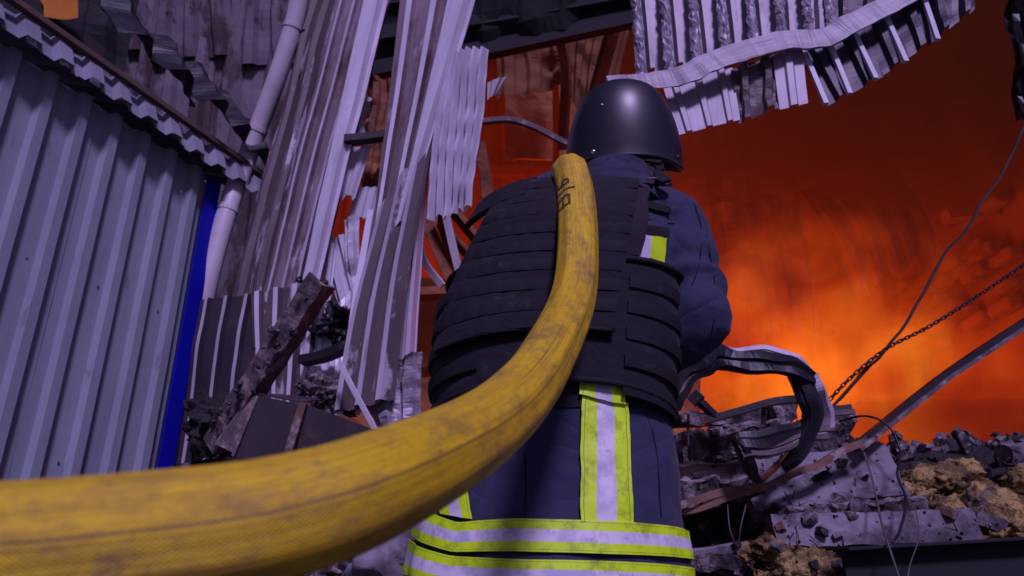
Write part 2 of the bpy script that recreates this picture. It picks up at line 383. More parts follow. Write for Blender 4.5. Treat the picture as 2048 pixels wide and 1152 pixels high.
# the sagging dark eave seen at the top of the picture
g = sheet(px4((700, -420, 4.3), (1330, -420, 4.3), (1330, 15, 4.5), (700, 165, 4.5)), 8, rib=.015, nv=14, warp=.10, wf=1.2, ragged=.05, seed=3)
g.build('sagging_eave', M_roofin, rf, solid=.02)
for q in range(3):
    MB().sweep([P(700, 150 - q*70, 4.45), P(1000, 95 - q*60, 4.45), P(1310, 28 - q*50, 4.45)], [(-.03, -.05), (.03, -.05), (.03, .05), (-.03, .05)], closed=True, caps=True).build('purlin', M_roofin, rf)
# hanging black cloth-like sheet, far right top
g = sheet(px4((2005, -120, 3.4), (2200, -120, 3.3), (2200, 300, 3.3), (2035, 240, 3.4)), 5, rib=.03, nv=20, warp=.10, wf=3, ragged=.12, seed=21)
tag(g.build('burnt_sheet', M_black, solid=.004), 'black burnt sheet hanging at the top right corner', 'sheet metal')

# ---- inside: hanging and leaning pieces in the glow
def slat(name, pts, w_, t_, m_, label, cat, grp=None, seg=8, tw=0, up=None, rag=0):
    pp = catmull([P(*q) for q in pts], seg)
    if rag: pp = [p + V((N(p*7), N(p*7+V((5, 5, 5))), N(p*7+V((9, 1, 3))))) * rag for p in pp]
    o = MB().sweep(pp, [(-w_/2, -t_/2), (w_/2, -t_/2), (w_/2, t_/2), (-w_/2, t_/2)], closed=True, caps=True, twist=tw, up=up).build(name, m_, bevel=0)
    return tag(o, label, cat, grp)
def fall(corn, n, name, label, m_=M_int, **k):
    o = sheet(corn, n, **k).build(name, m_, solid=.004); return tag(o, label, 'sheet metal')
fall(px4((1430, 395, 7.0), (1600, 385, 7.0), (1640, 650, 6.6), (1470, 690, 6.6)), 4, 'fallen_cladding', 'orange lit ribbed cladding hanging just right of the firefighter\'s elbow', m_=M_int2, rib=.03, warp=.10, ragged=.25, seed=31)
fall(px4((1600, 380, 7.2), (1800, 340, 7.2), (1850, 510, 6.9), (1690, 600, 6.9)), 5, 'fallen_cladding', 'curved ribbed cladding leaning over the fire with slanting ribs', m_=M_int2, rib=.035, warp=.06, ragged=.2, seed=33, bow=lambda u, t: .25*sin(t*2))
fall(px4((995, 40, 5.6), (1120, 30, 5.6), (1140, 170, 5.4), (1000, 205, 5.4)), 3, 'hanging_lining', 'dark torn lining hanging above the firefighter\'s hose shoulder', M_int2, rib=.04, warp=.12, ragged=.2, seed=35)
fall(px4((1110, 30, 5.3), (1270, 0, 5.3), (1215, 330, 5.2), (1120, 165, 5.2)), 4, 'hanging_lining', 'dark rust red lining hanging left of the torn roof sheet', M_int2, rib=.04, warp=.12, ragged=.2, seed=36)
slat('hanging_channel', [(1090, 15, 5.0), (1130, 120, 5.0), (1125, 300, 5.0)], .07, .03, M_rustred, 'dark vertical channel hanging left of the helmet', 'channel')
slat('roof_prop', [(1240, 20, 4.8), (1215, 100, 4.8), (1190, 190, 4.8)], .09, .04, M_rustred, 'slanting rust red prop right above the helmet', 'prop')
slat('fallen_purlin', [(960, 285, 3.9), (970, 350, 3.9), (985, 460, 3.9)], .06, .04, M_rustred, 'peeling rusty upright behind the left shoulder', 'purlin', rag=.01)
slat('roof_truss_bar', [(845, 425, 3.6), (905, 560, 3.5)], .055, .03, M_rustred, 'rusty diagonal truss bar leftmost below the crumpled sheet', 'truss bar', rag=.01)
slat('roof_truss_bar', [(873, 418, 3.5), (905, 500, 3.5), (925, 575, 3.5)], .07, .03, M_rustred, 'broad orange rusty truss bar running down behind the vest', 'truss bar', rag=.012)
slat('roof_truss_bar', [(905, 420, 3.6), (960, 490, 3.6), (1000, 560, 3.6)], .055, .03, M_rustred, 'orange rusty bar slanting down right behind the vest', 'truss bar', rag=.01)
slat('roof_truss_bar', [(900, 470, 3.7), (955, 530, 3.7), (1010, 590, 3.7)], .045, .03, M_rustred, 'thinner orange bar lowest of the slanting truss bars', 'truss bar')
slat('perforated_strip', [(892, 430, 3.3), (905, 490, 3.3), (922, 560, 3.3)], .035, .01, M_zinc2, 'pale perforated strip hanging between the rusty bars', 'strip')
slat('bent_strip', [(838, 480, 3.2), (850, 525, 3.2), (885, 572, 3.15)], .03, .012, M_zinc2, 'short silvery bent strip by the edge of the leaning sheets', 'strip')
slat('cross_beam', [(800, 590, 4.6), (920, 585, 4.6), (1010, 580, 4.6)], .12, .05, M_rustred, 'horizontal rusty beam behind the left side of the vest', 'beam')
slat('cross_beam', [(820, 745, 4.9), (900, 742, 4.9), (1000, 740, 4.9)], .08, .05, M_rustred, 'lower horizontal beam behind the waist of the vest', 'beam')
slat('hanging_bracket', [(884, 600, 4.4), (872, 650, 4.4)], .05, .02, M_black, 'short dark bracket hanging in front of the orange wall', 'bracket')
slat('conduit_pipe', [(965, 243, 3.0), (1020, 240, 3.0), (1070, 255, 2.95), (1130, 285, 2.9), (1180, 300, 2.9)], .022, .02, M_char, 'thin bent scorched conduit crossing behind the helmet', 'conduit')
slat('light_fitting', [(1890, 432, 6.6), (2005, 422, 6.6)], .13, .10, M_int, 'long pale fitting on the far right wall in the smoke', 'light fitting')
mb = MB(); mb.grid(lambda u, v: (P(lerp(640, 1400, u), lerp(560, 880, v), lerp(5.6, 5.3, v)) + V((0, .12*FB((u*3, v*2, 4)), 0)), (u*3, v*1.5)), 24, 14)
tag(mb.build('partition_panel', M_int, solid=.02), 'orange lit inner partition behind the vest', 'partition')
mb = MB(); mb.grid(lambda u, v: (P(lerp(1010, 1200, u), lerp(150, 320, v), 5.9) + V((0, .05*FB((u*3, v*2, 4)), 0)), (u*3, v*1.5)), 14, 14, keep=lambda u, v: not (.50 < u < .57))
tag(mb.build('wall_panel', M_int, solid=.02), 'orange wall panel left of the helmet', 'wall panel')

# ================================================================== LEFT SHED
W0 = V((-1.38, 3.0, 0)); WD = V((-sin(R(23)), -cos(R(23)), 0)); WN = V((cos(R(23)), -sin(R(23)), 0))
shed = thing('metal_shed', 'grey ribbed metal shed with bright blue corner trim on the left', 'shed', W0 + WD*1.2)
def shedpt(t, z, o=0): return W0 + WD*t + V((0, 0, z)) + WN*o
pitch = .141
t = .045; nsheet = 0
while t < 2.5:
    n = 4; t1 = t + pitch*n
    sh = sheet([shedpt(t1, 2.5, .0 + nsheet % 2*.003), shedpt(t, 2.5, nsheet % 2*.003), shedpt(t, 0, nsheet % 2*.003), shedpt(t1, 0, nsheet % 2*.003)], n, rib=.030, nv=14, crest=.24, slope=.06, warp=.003, wf=1.2, seed=nsheet)
    sh.build('wall_sheet', M_shed, shed, solid=.0015); t = t1; nsheet += 1
# blue corner trim (L section)
tr = MB(); tr.box(shedpt(.006, 1.245, .016), (.008, .080, 2.5), Matrix.Rotation(R(-23), 3, 'Z')); tr.box(W0 + V((-.045, .04, 1.245)), (.10, .006, 2.5), Matrix.Rotation(R(-23), 3, 'Z'))
tr.build('corner_trim', M_blue, shed, bevel=.002)
MB().grid(lambda u, v: (W0 + V((-u*2.4*cos(R(23)), u*2.4*sin(R(23)), 2.5*v)), (u*2, v*2)), 8, 8).build('end_wall', M_shed, shed)
scm = None
for zi in (.5, 1.15, 1.8, 2.35):
    tt = .045 + pitch*.86
    while tt < 2.4:
        if scm is None: so = MB().tube([shedpt(tt, zi, .0), shedpt(tt, zi, .006)], .0055, 6).build('screw', M_steel, shed); scm = so; base_ = shedpt(tt, zi)
        else: so = scm.copy(); C.objects.link(so); so.parent = shed; so.location = shedpt(tt, zi) - base_
        tt += pitch*2
# roof: sheets with ribs running out over the wall
zr = 2.52
k = 0; t = -.24
while t < 2.4:
    n = 4; t1 = t + .128*n; dz = (k % 2)*.006
    a = sheet([shedpt(t1, zr+.42+dz, -.9), shedpt(t, zr+.42+dz, -.9), shedpt(t, zr+.04+dz, .015), shedpt(t1, zr+.04+dz, .015)], n, rib=.034, nv=8, crest=.3, slope=.18, warp=.006, seed=k+50, facing=V((0, 0, 9)))
    a.build('roof_sheet', M_roofdark, shed, solid=.0015)
    a = sheet([shedpt(t1, zr+.085+dz, .05), shedpt(t, zr+.085+dz, .05), shedpt(t, zr-.035+dz, .105), shedpt(t1, zr-.035+dz, .105)], n, rib=.030, nv=8, crest=.40, slope=.07, warp=.008, wf=5, ragged=.03, seed=k+53)
    a  .build('edge_flashing', M_edge, shed, solid=.0015); t = t1; k += 1
MB().box(shedpt(1.05, zr+.095, .095), (.03, 2.6, .024), Matrix.Rotation(R(-23), 3, 'Z')).build('batten', M_ember, shed, bevel=.002)
for (ta, tb, o0, z0, o1, z1, lab) in ((-.22, .30, -.05, 2.98, .13, 2.68, 'near the corner'), (.27, .72, -.05, 3.06, .13, 2.74, 'in the middle')):
    a = sheet([shedpt(tb, z0, o0), shedpt(ta, z0-.12, o0), shedpt(ta, z1-.03, o1), shedpt(tb, z1+.03, o1)], max(2, int((tb-ta)/.17)), rib=.075, nv=16, crest=.15, slope=.3, warp=.04, wf=3, ragged=.10, seed=ta*9, facing=V((0, 0, 9)))
    tag(a.build('torn_roof_sheet', M_black, solid=.002), 'black torn roof sheet curling over the shed roof ' + lab, 'sheet metal')
a = sheet(px4((-120, -140, 3.7), (310, -140, 3.9), (250, 150, 3.75), (-120, 60, 3.5)), 3, rib=.05, nv=16, warp=.06, wf=2, ragged=.12, seed=77)
tag(a.build('torn_roof_sheet', M_roofin, solid=.003), 'black sheet filling the top left corner above the shed roof', 'sheet metal')
mb = MB(); mb.grid(lambda u, v: (P(lerp(82, 156, u) + (6 if v > .5 else 0)*(1-u), lerp(-30, 30 + 10*(1-abs(u-.6)), v), 3.62), (u, v)), 6, 6)  # stands in for an orange lit spot; the light is put into its colour
tag(mb.build('orange_light_scrap', mat('painted_orange_light', (.75, .27, .03), (.6, .2, .03), 8, rough=.6), solid=.003), 'small scrap of panel with orange light painted into its colour at the top left', 'panel scrap')

# ================================================================== LEFT BACKGROUND WALL + PIPE
bwall = thing('clad_wall', 'tall ribbed wall with peeling scorched paint behind the shed', 'wall', (-2, 4.6, 0))
tops = [(-60, -80), (130, -80), (290, -80), (450, -80), (695, -80)]
bots = [(-160, 1150), (-10, 1150), (130, 1150), (300, 1150), (560, 1150)]
for i in range(4):
    a = sheet(px4((tops[i][0], -80, 4.4), (tops[i+1][0]+8, -80, 4.4), (bots[i+1][0]+8, 1150, 3.9+.01*(i % 2)), (bots[i][0], 1150, 3.9+.01*(i % 2))), 3, rib=.035, nv=26, crest=.28, slope=.14, warp=.02, wf=1.5, seed=60+i)
    a.build('wall_sheet', M_peel, bwall, solid=.002)
for i in range(3):
    a = sheet(px4((120+i*175, 110+12*i, 4.30), (300+i*175, 100+12*i, 4.30), (285+i*165, -90, 4.32), (150+i*170, -90, 4.32)), 3, rib=.035, nv=16, crest=.3, slope=.14, warp=.02, ragged=.05, seed=70+i)
    a.build('overlapping_sheet', M_peel, bwall, solid=.002)
MB().grid(lambda u, v: (P(lerp(700, 560, v), lerp(-120, 1150, v), lerp(lerp(3.45, 2.98, v), 4.1, u)), (u, v*3)), 4, 20).build('fire_light_blocker', M_roofin, bwall, solid=.03)  # added unseen panel that keeps the firelight off shed and pipe
pp = catmull([P(603, -60, 3.62), P(592, 30, 3.62), P(556, 150, 3.6), P(500, 300, 3.58), P(452, 430, 3.42), P(408, 600, 3.3), P(375, 800, 3.25), P(350, 1000, 3.2)], 10)
pipe = thing('drain_pipe', 'pale round drain pipe running down beside the shed corner', 'pipe', V((pp[-1].x, pp[-1].y, 0)))
MB().tube(pp, .045, 20).build('pipe_run', M_pipe, pipe, smooth=True)
for i in (12, 27, 39):
    MB().tube([pp[i], pp[i].lerp(pp[i+1], .55)], .0485, 20).build('pipe_joint', M_pipe, pipe, smooth=False)
MB().tube([P(608, 60, 3.42), P(600, 64, 3.45)], .006, 8).build('screw', M_black, pipe)

# ================================================================== LEANING SHEETS
grp = 'sheets leaning in front of the hall'
def lean(corn, n, label, m_, name='leaning_sheet', grp=grp, solid=.0018, m2=None, **k):
    o = sheet(px4(*corn), n, **k).build(name, m_, solid=solid, m2=m2); return tag(o, label, 'sheet metal', grp)
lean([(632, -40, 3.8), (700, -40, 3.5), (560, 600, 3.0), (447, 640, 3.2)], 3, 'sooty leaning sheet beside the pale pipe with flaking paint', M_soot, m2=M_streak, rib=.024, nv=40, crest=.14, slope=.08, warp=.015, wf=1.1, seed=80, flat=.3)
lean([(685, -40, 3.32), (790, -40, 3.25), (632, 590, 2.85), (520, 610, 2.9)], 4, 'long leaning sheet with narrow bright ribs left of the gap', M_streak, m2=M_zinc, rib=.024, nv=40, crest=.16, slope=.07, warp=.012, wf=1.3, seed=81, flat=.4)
lean([(735, -40, 3.2), (785, -40, 3.18), (640, 560, 2.8), (600, 585, 2.82)], 1, 'bright folded edge strip of the leaning sheets', M_zinc2, rib=.03, nv=30, crest=.4, slope=.12, warp=.02, wf=1.1, seed=82)
# lower, standing sheets whose ribs turn upright
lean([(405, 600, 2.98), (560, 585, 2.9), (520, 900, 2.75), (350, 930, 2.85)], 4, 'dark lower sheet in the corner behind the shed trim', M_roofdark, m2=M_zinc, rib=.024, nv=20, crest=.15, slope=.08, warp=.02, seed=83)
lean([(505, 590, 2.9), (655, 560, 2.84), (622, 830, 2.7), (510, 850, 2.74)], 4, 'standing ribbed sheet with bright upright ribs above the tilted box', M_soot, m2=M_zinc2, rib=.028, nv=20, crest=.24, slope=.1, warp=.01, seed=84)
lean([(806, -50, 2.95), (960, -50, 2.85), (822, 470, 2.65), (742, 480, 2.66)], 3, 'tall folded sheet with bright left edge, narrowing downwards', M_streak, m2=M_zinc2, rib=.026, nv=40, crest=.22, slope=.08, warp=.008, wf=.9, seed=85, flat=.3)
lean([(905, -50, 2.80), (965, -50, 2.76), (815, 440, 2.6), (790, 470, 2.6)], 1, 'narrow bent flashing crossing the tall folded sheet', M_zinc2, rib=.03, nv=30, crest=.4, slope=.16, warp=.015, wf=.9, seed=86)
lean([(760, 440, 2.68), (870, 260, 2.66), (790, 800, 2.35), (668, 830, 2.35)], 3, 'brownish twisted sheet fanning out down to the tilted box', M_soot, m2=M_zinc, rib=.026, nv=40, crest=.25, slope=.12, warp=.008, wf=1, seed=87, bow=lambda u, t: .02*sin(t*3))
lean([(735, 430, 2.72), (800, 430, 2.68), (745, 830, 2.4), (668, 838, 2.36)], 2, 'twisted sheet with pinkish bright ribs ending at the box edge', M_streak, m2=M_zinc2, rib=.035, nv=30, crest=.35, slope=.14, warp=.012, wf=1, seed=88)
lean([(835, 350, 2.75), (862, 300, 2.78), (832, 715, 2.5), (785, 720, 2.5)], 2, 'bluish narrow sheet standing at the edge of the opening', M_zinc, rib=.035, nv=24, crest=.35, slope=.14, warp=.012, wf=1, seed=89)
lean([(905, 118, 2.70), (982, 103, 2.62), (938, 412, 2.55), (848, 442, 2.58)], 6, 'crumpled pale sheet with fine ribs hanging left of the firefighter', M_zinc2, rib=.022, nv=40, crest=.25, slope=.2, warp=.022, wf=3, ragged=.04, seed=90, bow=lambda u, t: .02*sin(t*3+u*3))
lean([(975, 165, 2.97), (1013, 152, 2.96), (990, 190, 2.97), (975, 200, 2.97)], 1, 'small torn flap beside the crumpled hanging sheet', M_white, rib=.01, nv=6, warp=.01, seed=91)
lean([(688, 295, 3.0), (744, 290, 2.98), (710, 395, 2.95), (664, 392, 2.97)], 2, 'pale triangular scrap hanging in the gap', M_white, rib=.01, nv=14, warp=.02, ragged=.25, seed=92)
lean([(712, 375, 3.02), (775, 375, 3.0), (760, 442, 2.98), (698, 430, 3.0)], 4, 'small white ribbed scrap below the triangular one', M_white, rib=.01, nv=10, warp=.01, ragged=.06, seed=93)
lean([(705, 192, 3.1), (740, 196, 3.1), (735, 272, 3.08), (698, 270, 3.08)], 1, 'small crumpled scrap high in the gap', M_white, rib=.02, nv=10, warp=.06, wf=6, seed=94)
lean([(735, 150, 3.15), (790, 155, 3.15), (775, 410, 3.05), (722, 400, 3.05)], 2, 'maroon burnt board hanging behind the tall folded sheet', M_rustred, name='burnt_board', rib=.02, nv=20, warp=.06, wf=4, ragged=.1, seed=95)
lean([(640, 480, 3.0), (700, 470, 3.0), (735, 640, 2.9), (688, 650, 2.9)], 2, 'pale sheet leaning the other way in the gap', M_white, rib=.02, nv=16, warp=.015, seed=96)
lean([(690, 440, 2.98), (720, 430, 2.98), (722, 600, 2.9), (702, 610, 2.9)], 1, 'narrow white flashing standing in the gap', M_white, rib=.02, nv=16, warp=.03, wf=4, seed=97)
lean([(655, 475, 2.96), (672, 500, 2.96), (640, 800, 2.8), (608, 800, 2.8)], 1, 'curved bluish strip rising behind the charred channel', M_zinc2, rib=.02, nv=16, warp=.01, seed=98)
lean([(600, 690, 2.75), (720, 560, 2.9), (720, 830, 2.7), (600, 830, 2.7)], 5, 'flat pale sheet low behind the tilted box', M_zinc2, rib=.012, nv=16, warp=.03, wf=3, seed=99)
lean([(735, 738, 2.45), (845, 703, 2.45), (840, 860, 2.35), (750, 880, 2.35)], 2, 'crumpled silvery sheet standing above the hose', M_mat, name='crumpled_sheet', rib=.02, nv=24, warp=.05, wf=6, ragged=.06, seed=100)
slat('dark_bar', [(604, 722, 2.7), (650, 712, 2.68), (700, 690, 2.66)], .055, .03, M_black, 'black flat bar low in the gap', 'bar')
slat('dark_bar', [(690, 280, 2.95), (730, 277, 2.95), (778, 270, 2.95)], .04, .03, M_black, 'black flat bar high in the gap', 'bar')
slat('thin_rod', [(680, 725, 2.3), (705, 775, 2.25), (752, 862, 2.2)], .013, .013, M_zinc2, 'thin straight rod leaning above the hose', 'rod')
for i, (x, y, d, r_, lab) in enumerate(((680, 655, 2.8, .07, 'black burnt lump of insulation in the gap'), (640, 770, 2.6, .08, 'pale burnt lump beside the tilted box'), (430, 830, 2.5, .09, 'grey ash lump at the foot of the charred channel'))):
    pass
def lump(c, r, seed, amp=.35, sub=4, sq=(1, 1, 1), fq=1.0):
    bm = bmesh.new(); bmesh.ops.create_icosphere(bm, subdivisions=sub, radius=1)
    m = MB(); vs = []
    for v in bm.verts:
        n_ = v.co.normalized(); q = n_*1.6*fq + V((seed*3.1, seed*1.7, seed))
        k_ = 1 + amp*FB(q, 1.0, 5) + amp*.55*(1 - abs(2*N(q*2.3)))**2 - amp*.3
        vs.append(V(c) + V((n_.x*sq[0], n_.y*sq[1], n_.z*sq[2]))*r*k_)
    m.add(vs, [tuple(v.index for v in f.verts) for f in bm.faces]); bm.free(); return m
tag(lump(P(680, 650, 2.8), .075, 1, .8).build('burnt_lump', M_black), 'black burnt lump of insulation in the gap', 'insulation')
tag(lump(P(640, 785, 2.6), .07, 2, .5).build('ash_lump', M_conc), 'pale burnt lump beside the tilted box', 'rubble')
tag(lump(P(440, 850, 2.55), .10, 3, .5).build('ash_lump', M_mound), 'dark ash lump at the foot of the charred channel', 'rubble')

# charred channel and tilted steel box
a = catmull([P(643, 560, 2.05), P(560, 690, 2.08), P(480, 810, 2.1), P(430, 890, 2.15)], 14)
ch = thing('charred_channel', 'charred steel channel leaning to the right with melted blobs on it', 'channel', V((a[-1].x, a[-1].y, a[-1].z)))
prof = [(-.045, -.035), (.045, -.035), (.045, -.02), (-.03, -.02), (-.03, .045), (-.045, .045)]
m = MB().sweep(a, prof, lambda t: .72, closed=True, caps=True, up=(0, -1, .2), twist=.1)
m.v = [p + V((N(p*30), N(p*30+V((4, 4, 4))), N(p*30+V((8, 8, 8)))))*.006 for p in m.v]
m.build('channel_body', M_char, ch, bevel=.002)
for i in range(26):
    t = rnd.random(); q = a[int(t*(len(a)-1))]
    lump(q + V((rnd.uniform(-.04, .045), -.045 + rnd.uniform(-.01, .01), rnd.uniform(-.02, .035))), rnd.uniform(.004, .012), i, .6, 2).build('melted_blob', M_conc if i % 3 else M_black, ch)
A, B, Cc, D = P(513, 792, 2.05), P(600, 808, 1.95), P(752, 858, 1.9), P(470, 908, 2.0)
bx = thing('steel_box', 'dark open steel box tipped over above the hose', 'box', P(600, 950, 2.0))
def plate(pts, name, m_, par, th=.004):
    n_ = (pts[1]-pts[0]).cross(pts[2]-pts[0]).normalized()
    mb_ = MB(); k_ = len(pts); mb_.add([p for p in pts] + [p + n_*th for p in pts], [tuple(range(k_)), tuple(range(2*k_-1, k_-1, -1))] + [(i, i+k_, (i+1) % k_+k_, (i+1) % k_) for i in range(k_)])
    return mb_.build(name, m_, par)
plate(px4((513, 790, 2.02), (606, 810, 1.93), (570, 925, 1.90), (462, 915, 1.98)), 'box_back', M_box, bx)
plate(px4((608, 808, 1.93), (755, 862, 1.92), (745, 1010, 1.9), (572, 960, 1.9)), 'box_side', M_box, bx)
plate(px4((516, 790, 2.03), (604, 806, 1.935), (640, 800, 2.35), (560, 790, 2.4)), 'box_top', M_box, bx)
plate(px4((430, 888, 2.0), (466, 905, 1.97), (514, 792, 2.03), (496, 800, 2.1)), 'box_flap', M_char, bx)
MB().sweep([P(607, 806, 1.92), P(590, 862, 1.90), P(572, 925, 1.885)], [(-.010, -.008), (.010, -.008), (.010, .008), (-.010, .008)], closed=True, caps=True).build('box_edge', M_rust, bx)
MB().sweep([P(466, 912, 1.965), P(515, 792, 2.015)], [(-.004, -.004), (.004, -.004), (.004, .004), (-.004, .004)], closed=True, caps=True).build('box_seam', M_char, bx)
# lower left clutter seen under the hose
for i, (x, y, d, r_, mm, lab) in enumerate(((780, 1120, 1.7, .10, M_slab, 'rounded grey lump beside the jacket hem'), (700, 1130, 1.9, .06, M_conc, 'small pale rubble under the hose'), (735, 1075, 2.0, .06, M_conc, 'broken pebble lump between hose and jacket'), (655, 1145, 1.9, .05, M_conc, 'pale chip at the bottom edge under the hose'))):
    tag(lump(P(x, y, d), r_, 20+i, .35, 4, (1.1, 1, .9)).build('rubble_stone', mm, smooth=(i == 0)), lab, 'rubble')

# ================================================================== TORN ROOF SHEET, TOP RIGHT
tr_ = thing('torn_roof_panel', 'bent silver ribbed roof panel hanging at the top right above the helmet', 'roof panel', P(1500, 60, 2.6))
M_pan = mat('lilac_grey_sheet', (.34, .30, .36), (.24, .21, .26), 2.5, (.10, .06, .07), .64, 3.5, .05, rough=.5, metal=.1, bump=.2, bscale=20, sc=(4, .8, 1), **UVS)
def rs(corn, n, nm, m_, **k): return sheet(px4(*corn), n, **k).build(nm, m_, tr_, solid=.002)
rs([(1255, -60, 2.75), (1480, -60, 2.75), (1500, 108, 2.6), (1275, 150, 2.6)], 4, 'upper_sheet', M_pan, rib=.03, nv=24, crest=.14, slope=.05, warp=.006, wf=3, seed=110)
rs([(1478, -60, 2.745), (1660, -60, 2.75), (1665, 62, 2.6), (1498, 110, 2.595)], 3, 'upper_sheet', M_pan, rib=.03, nv=24, crest=.14, slope=.05, warp=.010, wf=4, seed=111)
rs([(1655, -60, 2.74), (1830, -60, 2.75), (1800, 5, 2.6), (1662, 66, 2.59)], 3, 'upper_sheet', M_roofdark, rib=.03, nv=14, crest=.2, slope=.06, warp=.010, wf=4, seed=112)
# crumpled foil lying along each rib
for i, x in enumerate((1268, 1324, 1380, 1437, 1495, 1552, 1606, 1650)):
    top = -50; bot = 150 - (x-1275)*.2 - (0 if x < 1540 else (x-1540)*.15)
    m = MB(); n_ = 26
    def ff(u, v, x=x, top=top, bot=bot, i=i):
        p = P(lerp(x, x+14, v) + (u-.5)*lerp(17, 22, v), lerp(top, bot, v), lerp(2.70, 2.54, v))
        q = V((u*2.4, v*16, i*5)); return (p + V((N(q)*.010, -.012*abs(N(q*1.2)) - .016*sin(u*pi), N(q+V((5, 5, 5)))*.008)), (u*.05, v*.5))
    m.grid(ff, 6, n_); m.build('crumpled_rib', M_mat, tr_)
# bent flashing band
bp = catmull([P(1215, 166, 2.42), P(1300, 163, 2.46), P(1372, 150, 2.46), P(1430, 122, 2.47), P(1560, 84, 2.5), P(1645, 78, 2.5), P(1700, 50, 2.5), P(1790, 5, 2.52), P(1880, -50, 2.55)], 10)
m = MB().sweep(bp, [(-.004, .026), (-.012, .012), (-.014, -.006), (-.008, -.024), (.004, -.030), (.006, .028)], lambda t: .8+.5*sin(min(t*3, 1)*pi/2), closed=True, caps=True, up=(0, 0, 1))
m.v = [p + V((N(p*24), N(p*24+V((4, 4, 4)))*1.5, N(p*24+V((8, 8, 8)))))*.004 for p in m.v]
m.build('bent_flashing', M_pan, tr_)
rs([(1325, 172, 2.55), (1465, 135, 2.55), (1480, 240, 2.44), (1358, 270, 2.44)], 3, 'lower_sheet', M_pan, rib=.010, nv=18, crest=.2, slope=.07, warp=.005, wf=3, seed=113)
rs([(1462, 136, 2.55), (1550, 108, 2.55), (1562, 218, 2.43), (1478, 241, 2.435)], 2, 'lower_sheet', M_soot, rib=.022, nv=18, crest=.25, slope=.09, warp=.03, wf=6, seed=114)
rs([(1545, 112, 2.545), (1604, 94, 2.545), (1617, 205, 2.43), (1560, 219, 2.425)], 1, 'lower_sheet', M_pan, rib=.010, nv=18, crest=.2, slope=.07, warp=.005, wf=3, seed=115)
rs([(1592, 100, 2.60), (1720, 40, 2.60), (1768, 150, 2.46), (1655, 212, 2.46)], 2, 'lower_sheet', M_roofdark, rib=.022, nv=14, crest=.2, slope=.1, warp=.008, wf=3, seed=116)
rs([(1718, 42, 2.605), (1840, -30, 2.61), (1870, 82, 2.47), (1766, 152, 2.465)], 2, 'lower_sheet', M_roofdark, rib=.022, nv=14, crest=.2, slope=.1, warp=.008, wf=3, seed=117)
rs([(1838, -28, 2.61), (1950, -60, 2.62), (1948, 22, 2.5), (1868, 84, 2.475)], 2, 'lower_sheet', M_roofdark, rib=.032, nv=14, crest=.22, slope=.12, warp=.02, wf=3, seed=118)
for (xa, ya, xb, yb) in ((1603, 92, 1652, 208), (1655, 78, 1700, 188), (1706, 62, 1752, 158), (1768, 25, 1812, 124), (1845, -10, 1875, 80)):
    MB().sweep([P(xa, ya, 2.57), P(xb, yb, 2.42)], [(-.008, -.006), (.008, -.006), (.008, .006), (-.008, .006)], closed=True, caps=True).build('bright_rib', M_white, tr_)

# ================================================================== RIGHT: RUBBLE
mnd = MB()
def mz(x, y):
    k_ = max(0, min(1, (x-.5)/.6)); pk = lerp(1.10, 1.29, k_) if x > .25 else .9
    return max(-.1, pk * math.exp(-((y-3.15)/1.15)**2) + (.05 + .04*k_)*FB((x*5, y*4, 0), 1, 5) + .03*k_*abs(N((x*14, y*6, 3))))
mnd.grid(lambda u, v: (V((lerp(-2.2, 4.5, u), lerp(1.75, 5.4, v), mz(lerp(-2.2, 4.5, u), lerp(1.75, 5.4, v)) + .05*FB((u*40, v*30, 2), 1, 4))), (u, v)), 140, 80)
tag(mnd.build('rubble_mound', M_mound, smooth=False), 'heap of ash and broken debris in front of the fire', None, kind='stuff')
# small debris strewn over the mound: one mass nobody could count
st = MB()
for i in range(2600):
    x, y = rnd.uniform(-1.8, 3.2), rnd.uniform(1.8, 3.6); z = mz(x, y); s_ = rnd.uniform(.008, .035)
    st.box((x, y, z + .02), (s_*rnd.uniform(.6, 1.8), s_, s_*rnd.uniform(.4, 1)), Euler((rnd.random()*3, rnd.random()*3, rnd.random()*3)).to_matrix())
tag(st.build('loose_rubble', M_conc), 'loose grey rubble strewn over the debris heap', None, kind='stuff')

